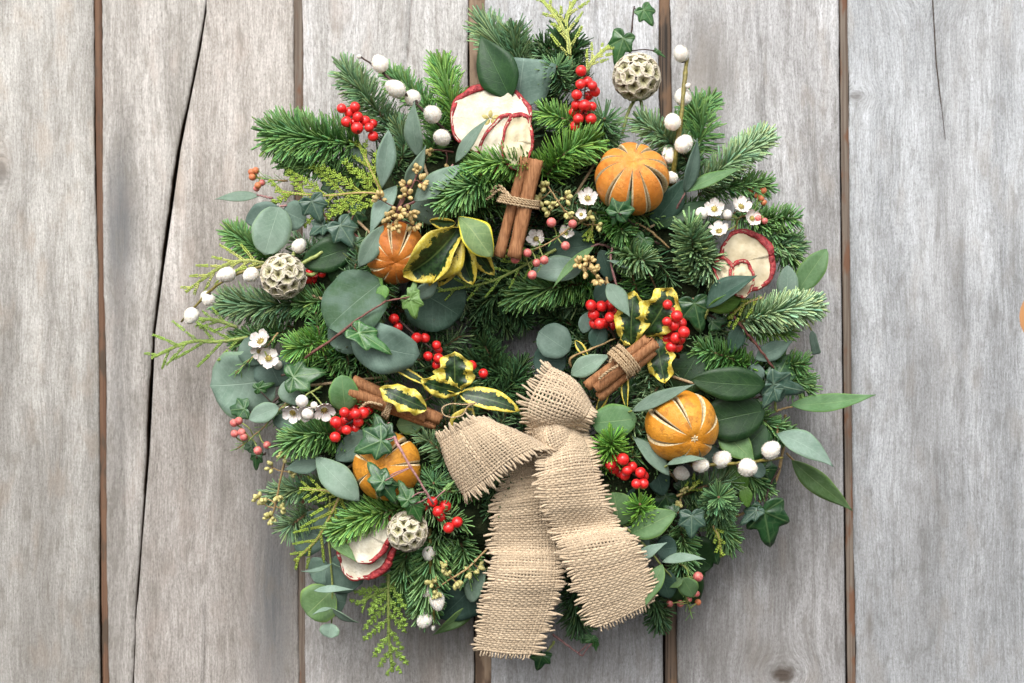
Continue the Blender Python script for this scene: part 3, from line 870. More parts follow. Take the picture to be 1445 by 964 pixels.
def willow(label, path, cats, r0=2.8, r1=1.8, mat='olivestem'):
    root = thing('pussy_willow_twig', label, 'pussy willow', P(*path[0]), 'pussy willow twigs')
    stem(root, path, r0, r1, M[mat], n=22)
    sp = catmull([P(*q) for q in path], 40)
    for i, c in enumerate(cats):
        x, y, h, sc = c[:4]
        w = P(x, y, h); k = int(np.argmin(np.linalg.norm((sp - w)[:, [0, 2]], axis=1)))
        tang = nrm(sp[min(k + 2, 39)] - sp[max(k - 2, 0)])
        out = w - sp[k]; z = nrm(nrm(out + 1e-3) * 0.6 + tang * 0.9) if np.linalg.norm(out) > 2 else nrm(tang + np.array([0, -.6, 0]))
        place('catkin', CATK[i % 3], root, w, frame(z, i), scale=sc)
        place('bud_scale', BSC, root, w - z * 9.5 * sc, frame(z, i), scale=sc * 0.9)
    return root

# scabiosa seed heads: cups packed on a ball
def cup_mesh(seed):
    r = np.random.default_rng(seed); V = []; Cc = []; n = 20
    rings = [(1.2, 1.8, (0.09, 0.08, 0.04)), (2.0, 2.6, (0.30, 0.28, 0.13)), (4.2, 3.9, (0.42, 0.40, 0.24)), (7.2, 5.4, (0.52, 0.47, 0.35)), (8.9, 5.7, (0.62, 0.56, 0.46)),
             (8.8, 5.0, (0.52, 0.45, 0.35)), (5.0, 3.0, (0.36, 0.30, 0.18)), (2.6, -1.5, (0.22, 0.18, 0.09))]
    for k, (rad, z, c) in enumerate(rings):
        for j in range(n):
            a = 2 * math.pi * j / n
            pl = 1 + (0.05 if j % 2 else -0.05) * (rad / 7.0) + 0.07 * math.sin(j * 1.57 + seed)
            V.append((rad * pl * math.cos(a), rad * pl * math.sin(a), z + r.normal(0, 0.15))); Cc.append(np.array(c) * (0.88 if j % 2 else 1.1))
    F = [(k * n + j, k * n + (j + 1) % n, (k + 1) * n + (j + 1) % n, (k + 1) * n + j) for k in range(len(rings) - 1) for j in range(n)]
    F.append(tuple(range(n))[::-1])
    g = G(); g.add(V, F, col=np.array(Cc))
    for j in range(5):                             # five dark bristles in the heart
        a = 2 * math.pi * j / 5 + 0.3
        p0 = np.array([0, 0, 0.3]); p1 = np.array([3.2 * math.cos(a), 3.2 * math.sin(a), 6.5])
        vv, ff = tube_data([p0, (p0 + p1) / 2 + np.array([0, 0, 1.]), p1], 0.22, 4); g.add(vv, ff, col=(0.06, 0.045, 0.03))
    return mesh(np.vstack(g.V), g.F, col=np.vstack(g.COL), mats=[M['cup']], name='cup')
CUPS = [cup_mesh(1), cup_mesh(2)]
def scabiosa(label, x, y, h, rad, tilt, stems, tint=1.0):
    c = P(x, y, h)
    root = thing('seed_head', label, 'seed head', c, 'scabiosa seed heads')
    v, f = ellipsoid(18, 12); g = G(); g.add(v * (rad * 0.66) + c, f); g.build('head_core', M['straw'], root)
    N = 48; rcore = rad * 0.74
    ax = nrm(np.array(tilt, float)); fr = frame(ax)
    for i in range(N):
        z = 1 - 2 * (i + 0.5) / N
        if z < -0.72: continue
        a = i * 2.39996; q = math.sqrt(1 - z * z)
        d = fr[0] * q * math.cos(a) + fr[1] * q * math.sin(a) + fr[2] * z
        d = nrm(d + rng.normal(0, 0.03, 3))
        place('cup', CUPS[i % 2], root, c + d * rcore, frame(d, a), scale=rad / 30.0 * rng.uniform(1.06, 1.22))
    for s_ in stems:
        stem(root, s_, 2.6, 2.2, M['greenstem'])
    return root

# slit dried oranges
def orange(label, x, y, h, rad, axis, roll, nslit, mat, gws=None, g0=0.085, calyx=False, sq=0.96, latmax=62, deep=1.0, cross=None):
    c = P(x, y, h)
    root = thing('dried_orange', label, 'dried orange', c, 'dried slit oranges')
    fr = frame(axis, R(roll))
    r = np.random.default_rng(int(x))
    def pt(lon, lat, k):
        rr = rad * k * (1 + 0.012 * math.sin(3 * lon + lat * 4) )
        q = np.array([math.cos(lat) * math.cos(lon), math.cos(lat) * math.sin(lon), math.sin(lat) * sq])
        dimp = 1 - 0.09 * math.exp(-((math.pi / 2 - abs(lat)) / 0.22) ** 2)
        q = q * rr * dimp
        return c + fr[0] * q[0] + fr[1] * q[1] + fr[2] * q[2]
    dl = 2 * math.pi / nslit
    gp = G(); gi = G()
    nl, nc = 34, 10
    lats = np.linspace(-math.pi / 2 * 0.995, math.pi / 2 * 0.995, nl + 1)
    gw = gws or r.choice([0.25, 0.35, 0.5, 1.0, 1.5], nslit)
    off = r.normal(0, 0.05, nslit)
    def gap(k, lat):
        q = abs(math.degrees(lat)) / latmax
        return g0 * gw[k % nslit] * max(0, 1 - q ** 2.2) ** 0.8
    for k in range(nslit):
        V = []; VP = []
        for lat in lats:
            a0 = k * dl + off[k] + gap(k, lat); a1 = (k + 1) * dl + off[(k + 1) % nslit] - gap(k + 1, lat)
            l0 = 0.058 * min(1, gap(k, lat) / (g0 * 0.25)); l1 = 0.058 * min(1, gap(k + 1, lat) / (g0 * 0.25))
            for j in range(nc + 1):
                f = j / nc
                lon = a0 + l0 + (a1 - l1 - a0 - l0) * f
                bulge = 1 + 0.022 * math.sin(math.pi * f) * math.cos(lat)
                V.append(pt(lon, lat, bulge))
            # pith lips on both sides: outer lip, rounded, then inward wall
            VP.append([pt(a0 + l0, lat, 1.0), pt(a0 + l0 * 0.25, lat, 0.985), pt(a0, lat, 0.965), pt(a0 + 0.02, lat, 1 - 0.17 * deep),
                       pt(a1 - l1, lat, 1.0), pt(a1 - l1 * 0.25, lat, 0.985), pt(a1, lat, 0.965), pt(a1 - 0.02, lat, 1 - 0.17 * deep)])
        F = []
        w = nc + 1
        for i in range(nl):
            for j in range(nc):
                q = i * w + j; F.append((q, q + 1, q + w + 1, q + w))
        gp.add(V, F)
        VV = [p for row in VP for p in row]; F2 = []
        for i in range(nl):
            if max(gap(k, lats[i]), gap(k, lats[i + 1])) > 0:
                for j in (0, 1, 2):
                    q = i * 8 + j; F2.append((q + 1, q, q + 8, q + 9))
            if max(gap(k + 1, lats[i]), gap(k + 1, lats[i + 1])) > 0:
                for j in (4, 5, 6):
                    q = i * 8 + j; F2.append((q, q + 1, q + 9, q + 8))
        gi.add(VV, F2)
    gp.build('peel', M[mat], root)
    gi.build('pith', M['pith'], root)
    v, f = ellipsoid(24, 16); gg = G()
    vv = v * (rad * 0.86) * np.array([1, 1, sq]); gg.add(c + vv @ fr, f); gg.build('pulp', M['pulp'], root)
    if calyx:
        gg = G(); pc = c + fr[2] * rad * 0.875
        for k in range(6):
            a = k * math.pi / 3; d = fr[0] * math.cos(a) + fr[1] * math.sin(a)
            v, f = ellipsoid(7, 5); fb = frame(d)
            gg.add(pc + d * 3.0 + (v * np.array([1.7, 1.5, 3.0])) @ fb, f)
        gg.build('calyx', M['pith'], root)
    return root

# cinnamon quills
def quill(parent, a, b, r, roll, turns=1.55):
    A, B = P(*a), P(*b); ax = nrm(B - A); n = 16
    fr = frame(ax, roll)
    sp = []
    def scroll(nT, r0, th):
        out = []; inn = []
        m = 26
        for i in range(m + 1):
            t = i / m; an = t * nT * 2 * math.pi; rr = r0 * (1 - 0.42 * t ** 1.0)
            out.append((rr * math.cos(an), rr * math.sin(an))); inn.append(((rr - th) * math.cos(an), (rr - th) * math.sin(an)))
        return out + inn[::-1]
    cs = scroll(turns, r, r * 0.13); m = len(cs)
    V = []
    for i in range(n + 1):
        t = i / n; c = A * (1 - t) + B * t + (fr[0] * math.sin(t * 5 + roll) + fr[1] * math.cos(t * 4)) * 0.35
        k = 1 + 0.03 * math.sin(t * 13 + roll * 3)
        jag = 0
        for q, (x_, y_) in enumerate(cs):
            e = (rng.normal(0, 0.7) if i in (0, n) else 0)
            V.append(c + (fr[0] * x_ + fr[1] * y_) * k + ax * e)
    F = []
    for i in range(n):
        for j in range(m):
            F.append((i * m + j, i * m + (j + 1) % m, (i + 1) * m + (j + 1) % m, (i + 1) * m + j))
    h = m // 2
    for i, rev in ((0, 1), (n, 0)):
        for j in range(h - 1):
            f = (i * m + j, i * m + j + 1, i * m + m - 2 - j, i * m + m - 1 - j); F.append(f if not rev else f[::-1])
    g = G(); g.add(V, F); return g.build('cinnamon_stick', M['cinnamon'], parent)

def twine_strand(g, pts, r=1.5, n=None):
    """two-ply cord with stray fibres"""
    pts = np.asarray(pts, float); L = np.sum(np.linalg.norm(np.diff(pts, axis=0), axis=1))
    n = n or max(10, int(L / 1.6)); c = catmull(pts, n)
    T = np.gradient(c, axis=0); T /= np.linalg.norm(T, axis=1)[:, None] + 1e-9
    A = np.cross(T, np.array([0.2, -0.9, 0.35])); A /= np.linalg.norm(A, axis=1)[:, None] + 1e-9; B = np.cross(T, A)
    s = np.linspace(0, L, n) / (r * 5.0) * 2 * math.pi
    for k in (0, math.pi):
        q = c + (A * np.cos(s + k)[:, None] + B * np.sin(s + k)[:, None]) * r * 0.5
        g.add(*tube_data(q, r * 0.62, 5))
    for i in range(int(L / 2.2)):
        k = rng.integers(0, n); d = nrm(A[k] * rng.normal() + B[k] * rng.normal() + T[k] * rng.normal(0, 1.2)); l = rng.uniform(2, 5.5)
        q = c[k] + d * r * 0.7
        g.add(*tube_data([q, q + d * l * 0.5, q + d * l + rng.normal(0, .8, 3)], 0.16, 3, cap=False))

# flat sprays of scale leaves (cypress)
def scales_mesh(segs, wid, col0, col1):
    """segs: list of (A,B,n,depth)"""
    V = []; F = []; Cc = []
    for A, B, n, tcol in segs:
        L = np.linalg.norm(B - A); d = (B - A) / (L + 1e-9); m = max(1, int(L / 2.9))
        s = np.cross(d, n)
        for i in range(m):
            c = A + d * (i * 2.9)
            w = wid * (1.15 - 0.45 * i / m); l = 4.6
            for sg in (-1, 1):
                j = rng.normal(0, 0.25, 3)
                k = len(V)
                V += [c + j, c + d * l * .45 + s * sg * w + j, c + d * l * 1.05 + s * sg * w * .72 + n * 0.5 + j, c + d * l * .7 + j + n * 0.2, c + d * l * .45 + s * sg * w * .4 + n * 1.0 + j, c + d * l * .4 - n * .5 + s * sg * w * .4]
                F += [(k, k + 1, k + 4), (k + 1, k + 2, k + 4), (k + 2, k + 3, k + 4), (k + 3, k, k + 4), (k, k + 5, k + 1), (k + 1, k + 5, k + 2), (k + 2, k + 5, k + 3), (k + 3, k + 5, k)]
                cc = (np.array(col0) * (1 - tcol) + np.array(col1) * tcol) * rng.uniform(0.8, 1.2)
                Cc += [cc] * 6
    return V, F, Cc
def cypress(label, path, width, col='y', ang=42, sub=True, step=8.5, flip=0, wid=1.9, sides=(1, -1), t0=0.08):
    cols = {'y': ((0.30, 0.33, 0.05), (0.26, 0.38, 0.05)), 'g': ((0.24, 0.34, 0.08), (0.27, 0.42, 0.07)), 'c': ((0.50, 0.50, 0.16), (0.34, 0.44, 0.08))}[col]
    root = thing('cypress_sprig', label, 'cypress sprig', P(*path[0]), 'yellow-green cypress sprigs')
    W = catmull([P(*p) for p in path], 60); L = np.sum(np.linalg.norm(np.diff(W, axis=0), axis=1))
    n = np.array([0., -1., 0.])
    segs = []
    for i in range(59): segs.append((W[i], W[i + 1] + (W[i + 1] - W[i]) * 0.6, n, i / 60))
    k = 0
    nb = int(L * (1 - t0) / step)
    for b in range(nb):
        t = t0 + (1 - t0) * (b + 0.5) / nb; i = min(57, int(t * 59)); d = nrm(W[i + 1] - W[i]); sg = sides[b % len(sides)]
        e = rotv(d, n, R(sg * (ang + rng.normal(0, 5))))
        ln = width * (math.sin(math.pi * min(1, (1 - t) * 0.72 + 0.08)) ** 0.8) * rng.uniform(0.8, 1.1)
        tip = W[i] + e * ln + d * ln * 0.18 + np.array([0, rng.normal(0, 3), 0])
        mid = (W[i] + tip) / 2 + n * ln * 0.06 - d * ln * 0.04
        segs.append((W[i], mid, n, 0.3)); segs.append((mid, tip, n, 0.9))
        if sub and ln > 14:
            for q in np.arange(0.18, 0.92, 8.0 / ln):
                p0 = W[i] * (1 - q) + tip * q + n * ln * 0.05
                for s2 in ((1, -1) if ln > 30 else (sg * -1,)) if True else ():
                    f = rotv(nrm(tip - W[i]), n, R(s2 * 38)); l2 = ln * 0.16 * (1.1 - q) * rng.uniform(0.6, 1.1) + 4.5
                    segs.append((p0, p0 + f * l2 + n * rng.normal(0, 1.5), n, 0.9))
    V, F, Cc = scales_mesh(segs, wid, *cols)
    g = G(); g.add(V, F, col=np.array(Cc)); g.build('foliage', M['cypress'], root, kind='stuff')
    g = G(); g.add(*tube_data(W, np.linspace(1.9, 0.6, 60), 6)); g.build('stem', M['tanstem'] if col == 'y' else M['greenstem'], root)
    return root

# seed capsules, buds, flowers
def capsule_mesh(mat):
    v, f = ellipsoid(9, 7); v = v.copy(); v = v * np.array([2.9, 2.9, 4.6]); v[:, :2] *= (1.0 - 0.28 * (v[:, 2:3] / 4.6) ** 2 - 0.15 * (v[:, 2:3] / 4.6))
    top = v[:, 2] > 4.0; v[top, 2] -= 0.5
    return mesh(v, f, mats=[mat], name='seed_capsule')
CAPS = {'y': capsule_mesh(M['seed']), 't': capsule_mesh(M['seedT'])}
def bud_mesh(mat):
    v, f = ellipsoid(12, 9); v = v * 6.0; v = v.copy(); v[0] = (0, 0, 4.9); v[v[:, 2] > 5.2] *= np.array([1, 1, .99])
    mi = [1 if max(v[list(q)][:, 2]) < -4.2 else 0 for q in f]
    return mesh(v, f, mi=mi, mats=[mat, M['greenstem']], name='bud')
BUD = {'p': bud_mesh(M['pinkbud']), 'o': bud_mesh(M['orangebud']), 'w': bud_mesh(M['whitebud'])}

def seeds(label, path, clusters, kind='y', h=150, sm='tanstem', mat=None):
    """clusters: (x,y,n,spread)"""
    root = thing('seeded_eucalyptus_sprig', label, 'seed sprig', P(*path[0]), 'sprigs of small yellow seed capsules')
    stem(root, path, 1.7, 1.0, M[sm])
    sp = catmull([P(*q) for q in path], 30)
    for cl in clusters:
        x, y, n, spread = cl[:4]; hh = cl[4] if len(cl) > 4 else h
        c = P(x, y, hh); k = int(np.argmin(np.linalg.norm(sp - c, axis=1)))
        g = G(); g.add(*tube_data(catmull([sp[k], (sp[k] + c) / 2 + rng.normal(0, 1.5, 3), c], 7), 0.9, 5))
        for i in range(n):
            d = rng.normal(0, 1, 3); d[1] = -abs(d[1]) * 0.6; d = nrm(d)
            out = nrm(d + nrm(c - sp[k] + 1e-3) * 0.7)
            p = c + out * spread * rng.uniform(0.55, 1.0)
            place('seed_capsule', CAPS[kind], root, p, frame(out, i), scale=rng.uniform(0.85, 1.15))
            g.add(*tube_data([c, (c + p) / 2, p - out * 3], 0.55, 4))
        g.build('stalk', M[sm], root)
    return root

def petal_g(g, c, fr, k, np_, R0, cup):
    a = 2 * math.pi * k / np_; d = fr[0] * math.cos(a) + fr[1] * math.sin(a); s = np.cross(fr[2], d); n = fr[2]
    V = []; nu, nv = 6, 6
    for i in range(nu + 1):
        t = i / nu; w = R0 * 0.42 * (0.35 + 0.65 * math.sin(math.pi * (0.08 + t * 0.62)) ** 1.3) * (1 if t < 0.8 else math.sqrt(max(0.05, 1 - ((t - 0.8) / 0.21) ** 2)))
        for j in range(nv + 1):
            v = -1 + 2 * j / nv
            V.append(c + d * (R0 * 0.22 + R0 * 0.78 * t * (1 - 0.10 * v * v)) + s * v * w + n * (cup * R0 * (t ** 1.5) + 0.10 * R0 * v * v + 0.03 * R0 * math.sin(v * 6 + k)))
    F = [(i * 7 + j, i * 7 + j + 1, (i + 1) * 7 + j + 1, (i + 1) * 7 + j) for i in range(nu) for j in range(nv)]
    g.add(V, F)
def flower(root, x, y, h, rad, dirv, cup=0.55):
    c = P(x, y, h); fr = frame(dirv, rng.uniform(0, 6))
    g = G(); v, f = ellipsoid(10, 7); g.add(c - fr[2] * rad * 0.12 + (v * np.array([rad * .42, rad * .42, rad * .36])) @ fr, f)
    fl = g.build('flower', M['whitebud'], root)
    for k in range(5):
        g = G(); petal_g(g, c, fr, k, 5, rad, cup); g.build('petal', M['petal'], fl)
    g = G(); g.add(c + fr[2] * rad * 0.18 + (ellipsoid(9, 5)[0] * np.array([rad * .30, rad * .30, rad * .12])) @ fr, ellipsoid(9, 5)[1])
    for k in range(9):
        a = k * 0.7; q = c + (fr[0] * math.cos(a) + fr[1] * math.sin(a)) * rad * 0.30 + fr[2] * rad * 0.28
        v, f = ellipsoid(5, 4); g.add(q + v * rad * 0.055, f)
    g.build('flower_heart', M['flowerheart'], fl)
    return fl
def waxflower(label, path, buds=(), flowers=(), needles=0, sm='tanstem', h=165, nodes=()):
    """buds (x,y,kind[,r]); flowers (x,y,r,dir)"""
    root = thing('waxflower_sprig', label, 'waxflower', P(*path[0]), 'waxflower sprigs')
    stem(root, path, 1.5, 0.9, M[sm])
    sp = catmull([P(*q) for q in path], 30)
    def stalk(w):
        k = int(np.argmin(np.linalg.norm(sp - w, axis=1)))
        g = G(); g.add(*tube_data(catmull([sp[k], (sp[k] + w) / 2 + rng.normal(0, 2, 3), w], 8), np.linspace(0.9, 1.2, 8), 5)); g.build('stalk', M['greenstem'], root)
        return nrm(w - sp[k])
    for b in buds:
        w = P(b[0], b[1], b[4] if len(b) > 4 else h); d = stalk(w)
        place('bud', BUD[b[2]], root, w, frame(nrm(d + np.array([0, -.7, 0])), 1.0), scale=(b[3] if len(b) > 3 else 6.0) / 6.0)
    for f in flowers:
        w = P(f[0], f[1], f[4] if len(f) > 4 else h); stalk(w)
        flower(root, f[0], f[1], f[4] if len(f) > 4 else h, f[2], f[3])
    if needles:
        V, F, Cc, pts = needle_arrays([P(*p) for p in path], 15, needles, 'G', wid=1.3, open_deg=40, seed=int(rng.integers(1e6)))
        place('needle_leaves', mesh(V - rloc(root), F, col=Cc, mats=[M['needle']]), root, kind='stuff')
    return root

def eucalyptus(label, spec, leaves, cat='eucalyptus', name='eucalyptus_sprig', sm='greenstem', group='eucalyptus sprigs', r=1.8):
    root = thing(name, label, cat, P(*spec[0]), group)
    stem(root, spec, r, r * 0.6, M[sm])
    for lf in leaves:
        b, t_, w, m = lf[:4]; kw = lf[4] if len(lf) > 4 else {}
        leaf(root, b, t_, w, m, **kw)
    return root

# ---------------------------------------------------------------- wreath ring and packed greenery
base = thing('wreath_base', 'mossy ring bound with twine that carries the wreath, showing at its right edge', 'wreath base', P(720, 482, 0))
g = G(); nR, nr_ = 120, 20; V = []
cx0 = np.array([718 - 722.5, -78, 0.0])
for i in range(nR):
    a = 2 * math.pi * i / nR
    for j in range(nr_):
        b = 2 * math.pi * j / nr_
        rr = 56 * (1 + 0.10 * math.sin(a * 9 + b * 2) * math.cos(b * 3 + a * 5) + rng.normal(0, 0.035))
        q = 236 + rr * math.cos(b)
        V.append(cx0 + np.array([q * math.cos(a), -rr * math.sin(b) , q * math.sin(a)]))
F = [(i * nr_ + j, ((i + 1) % nR) * nr_ + j, ((i + 1) % nR) * nr_ + (j + 1) % nr_, i * nr_ + (j + 1) % nr_) for i in range(nR) for j in range(nr_)]
g.add(V, F); g.build('moss_ring', M['moss'], base)
for k in range(14):
    a = k * 2 * math.pi / 14 + 0.2
    c = cx0 + np.array([236 * math.cos(a), 0, 236 * math.sin(a)]); er = np.array([math.cos(a), 0, math.sin(a)]); et = np.array([-math.sin(a), 0, math.cos(a)])
    pts = [c + (er * math.cos(b) + np.array([0, -1, 0]) * math.sin(b)) * 63 + et * (b * 5) for b in np.linspace(0, 2 * math.pi, 16)]
    g = G(); g.add(*tube_data(catmull(pts, 50), 2.0, 5)); g.build('binding_twine', M['twine'], base)

# packed dark fir, too many to count
Vs, Fs, Cs, off = [], [], [], 0
gst = G()
r_ = np.random.default_rng(77)
def pack(ang, r0, r1, h0, h1, dang, nl, kind, n):
    global off
    a0, a1 = R(ang), R(ang + dang)
    p0 = (718 + r0 * math.cos(a0), 482 - r0 * math.sin(a0), h0); p1 = (718 + r1 * math.cos(a1), 482 - r1 * math.sin(a1), h1)
    pm = ((p0[0] + p1[0]) / 2 + r_.normal(0, 4), (p0[1] + p1[1]) / 2 + r_.normal(0, 4), max(h0, h1) + 8)
    V, F, Cc, pts = needle_arrays([P(*p0), P(*pm), P(*p1)], nl, n, kind, seed=int(r_.integers(1e6)), wid=2.7)
    Vs.append(V); Fs.append(F + off); Cs.append(Cc); off += len(V)
    gst.add(*tube_data(pts[::3], 1.6, 4))
for i in range(60):      # outward, near the wall
    a = i * 6 + r_.normal(0, 3); pack(a, 200, r_.uniform(300, 345) + (28 if 195 < a % 360 < 335 else 0), 60, r_.uniform(30, 55), r_.uniform(-25, 10), 25, r_.choice(['d', 'b', 'g']), 130)
for i in range(60):      # middle storey
    a = i * 6 + r_.normal(0, 4); pack(a, r_.uniform(170, 210), r_.uniform(270, 320), 110, r_.uniform(90, 120), r_.uniform(-30, 20), 25, r_.choice(['d', 'g', 'b', 'g']), 130)
for i in range(40):      # crest
    a = i * 360 / 40 + r_.normal(0, 4); q = r_.uniform(190, 250); pack(a, q, q + r_.uniform(-20, 45), 132, 140, r_.choice([-1, 1]) * r_.uniform(18, 30), 24, r_.choice(['d', 'g', 'b']), 130)
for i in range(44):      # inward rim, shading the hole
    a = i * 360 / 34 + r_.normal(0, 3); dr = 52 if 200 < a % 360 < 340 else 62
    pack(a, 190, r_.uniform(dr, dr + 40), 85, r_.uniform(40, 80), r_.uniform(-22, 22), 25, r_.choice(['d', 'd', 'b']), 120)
V = np.vstack(Vs); F = np.vstack(Fs); Cc = np.vstack(Cs)
pk = place('packed_greenery', mesh(V, F, col=Cc, mats=[M['needle']]), None, np.zeros(3), kind='stuff')
pk['label'] = 'dark fir foliage packed deep between and under the wreath decorations'; pk['category'] = 'fir foliage'
gst.build('packed_stems', M['twig'], base, kind='stuff', base=rloc(base))

# ---------------------------------------------------------------- fir sprigs one can follow
fir('large green fir sprig lying level at the upper-left rim, below the upper-left red berries', [(505, 205, 125), (440, 196, 128), (385, 190, 104)], 45, 6.5, 'g', lift=0.25, open_deg=87, tip_deg=68)
fir('lower green fir sprig at the upper-left rim, just above the tan-budded twig end', [(520, 250, 112), (455, 236, 112), (402, 228, 85)], 26, 3.0, 'g')
fir('fir sprig with comb-like needles rising behind the upper-left red berries', [(560, 190, 95), (515, 135, 95), (488, 100, 75)], 34, 3.8, 'b', open_deg=78)
fir('green fir sprig crossing under the upper-left pussy willow twig', [(640, 175, 110), (590, 140, 115), (552, 105, 85)], 28, 3.0, 'g')
fir('bright fir sprig standing just left of the big dried apple slice', [(655, 195, 120), (635, 140, 125), (622, 92, 100)], 33, 3.4, 'G', open_deg=60)
fir('fir sprig filling the space between the big apple slice and the catkins', [(600, 230, 125), (620, 185, 130), (600, 150, 120)], 26, 3.0, 'g')
fir('topmost blue-green fir sprig with wide soft needles', [(762, 120, 85), (715, 75, 90), (684, 36, 60)], 40, 3.2, 'b', side=((0.35, -40, 45),), open_deg=60)
fir('fir sprig reaching left across the top above the square-ended grey leaf', [(830, 110, 90), (775, 82, 95), (738, 70, 75)], 27, 2.6, 'b')
fir('dark upright fir sprig at the top behind the forked cypress', [(815, 130, 85), (800, 80, 88), (795, 42, 65)], 32, 3.0, 'd', side=((0.4, 35, 50), (0.4, -35, 35)))
fir('thin-needled blue fir tuft above the red berries near the top', [(800, 130, 110), (788, 105, 128), (785, 95, 140)], 34, 3.6, 'b', wid=1.9)
fir('thin-needled blue fir tuft just below the scabiosa head at the top', [(850, 205, 110), (852, 178, 140), (853, 168, 150)], 38, 4.0, 'b', wid=2.0, open_deg=80, tip_deg=55)
fir('glossy fir sprig between the big apple slice and the top red berries', [(850, 195, 125), (805, 172, 145), (765, 158, 140)], 27, 3.2, 'G')
fir('large fresh green fir sprig between the cinnamon pair and the bright orange', [(770, 250, 140), (800, 215, 160), (838, 200, 165)], 38, 4.6, 'G', open_deg=72)
fir('fir sprig with dotted needle tips just above the bright orange', [(985, 245, 130), (945, 200, 150), (905, 172, 140)], 31, 4.2, 'b')
fir('green fir sprig behind the upper-right pussy willow twig', [(955, 240, 105), (990, 190, 105), (978, 148, 80)], 36, 3.2, 'g')
fir('long fir sprig pointing right at the upper-right rim with pale tips', [(985, 265, 120), (1035, 225, 125), (1078, 195, 95)], 31, 4.6, 'p', open_deg=66)
fir('dark fir sprig drooping under the long upper-right sprig', [(985, 275, 95), (1035, 262, 98), (1082, 262, 75)], 27, 3.2, 'g')
fir('fir sprig at the right rim just above the right-hand apple slice', [(1035, 300, 85), (1085, 325, 88), (1118, 365, 62)], 32, 3.6, 'g', side=((0.3, 30, 55),))
fir('fir sprig at the right rim behind the right-hand apple slice', [(1050, 345, 80), (1090, 350, 85), (1125, 345, 60)], 28, 3.2, 'b')
fir('pale silvery fir tuft just left of the right-hand apple slice', [(985, 400, 130), (978, 350, 165), (972, 322, 178)], 34, 5.2, 'p', wid=3.6, open_deg=72, tip_deg=45)
fir('silver-green fir sprig hanging down beside the right-hand apple slice', [(960, 335, 145), (995, 365, 160), (1012, 392, 150)], 30, 4.0, 'b', wid=3.3)
fir('small pale fir tuft above the right-hand holly leaves', [(870, 345, 130), (895, 362, 160), (908, 368, 172)], 31, 4.6, 'p', wid=3.4, open_deg=75, tip_deg=50)
fir('thick pale-tipped fir sprig jutting out at the right rim under the narrow grey leaf', [(1045, 455, 140), (1095, 440, 150), (1145, 432, 120)], 32, 6.5, 'p', wid=3.2, open_deg=75, tip_deg=45)
fir('green fir sprig tucked under the thick sprig at the right rim', [(1020, 420, 125), (1070, 460, 125), (1110, 465, 110)], 28, 4.0, 'G')
fir('dark fir sprig below the right-hand red berry spike', [(1060, 520, 115), (1020, 502, 130), (985, 492, 130)], 30, 4.0, 'g')
fir('fir sprig at the right rim above the long pointed eucalyptus leaf', [(1060, 515, 85), (1100, 528, 90), (1135, 545, 65)], 31, 3.6, 'g', side=((0.3, 28, 50),))
fir('blue-green fir star facing the camera at the lower right', [(1015, 720, 70), (1014, 708, 130), (1014, 702, 150)], 33, 6.5, 'b', wid=2.4, open_deg=86, tip_deg=55, tipo=0.6)
fir('grey-green fir sprig behind the lower-right pussy willow', [(960, 700, 100), (1000, 685, 115), (1035, 680, 100)], 28, 3.4, 'b', wid=2.0)
fir('small bright fir tuft between the bow and the lower-right orange', [(862, 650, 130), (862, 632, 160), (864, 622, 172)], 32, 6.0, 'G', wid=2.2, open_deg=80, tip_deg=40, tipo=0.5)
fir('small fir tuft just under the berries right of the bow', [(908, 745, 120), (904, 722, 150), (903, 712, 160)], 27, 4.5, 'G', wid=2.0, open_deg=70)
fir('green fir sprig at the left rim above the cream catkins', [(400, 385, 85), (360, 350, 90), (326, 328, 62)], 28, 3.6, 'g')
fir('feathered fir sprig at the left rim below the left scabiosa head', [(430, 425, 100), (370, 432, 105), (318, 428, 75)], 34, 4.0, 'b', lift=0.1, open_deg=70)
fir('short fir sprig at the left rim above the left white flowers', [(400, 470, 85), (362, 475, 85), (335, 480, 62)], 24, 3.0, 'g')
fir('bright green fir tuft right of the left white flowers', [(470, 470, 120), (435, 488, 148), (412, 490, 150)], 30, 4.8, 'G', open_deg=72)
fir('dark fir sprig under the two overlapping round leaves', [(530, 490, 110), (485, 505, 130), (450, 500, 135)], 31, 4.0, 'g')
fir('fir sprig left of the upper round leaf', [(500, 420, 105), (455, 425, 130), (425, 430, 130)], 30, 3.8, 'g')
fir('dark green drooping fir sprig above the left pink buds', [(495, 620, 125), (450, 612, 150), (408, 625, 140)], 33, 5.0, 'g', open_deg=74)
fir('fresh fir sprig above the bottom-left apple slice', [(580, 715, 130), (520, 728, 150), (478, 750, 140)], 32, 5.0, 'G', open_deg=66)
fir('small grey fir tuft at the lower-left rim', [(440, 720, 80), (415, 738, 95), (404, 745, 90)], 29, 4.0, 'b', wid=1.9, open_deg=75)
fir('dark fir star between the lower-left orange and the bow', [(612, 700, 110), (612, 688, 140), (612, 682, 150)], 34, 6.0, 'b', wid=2.0, open_deg=84, tip_deg=60, tipo=0.6)
fir('large dark fir sprig hanging at the bottom beside the pussy willow', [(620, 740, 100), (607, 800, 112), (600, 862, 80)], 37, 4.4, 'g', open_deg=66, lift=-0.1)
fir('dark fir sprig under the bottom-left apple slices and seed head', [(590, 745, 95), (572, 790, 100), (562, 840, 72)], 32, 3.6, 'g')
fir('fir sprig at the bottom just left of the burlap tail', [(640, 740, 100), (655, 780, 105), (665, 815, 85)], 30, 3.4, 'g')
fir('dense fir tuft between the eucalyptus seeds and the variegated leaves', [(712, 250, 165), (668, 262, 186), (628, 284, 176)], 35, 6.5, 'g', open_deg=74, lift=0.1)
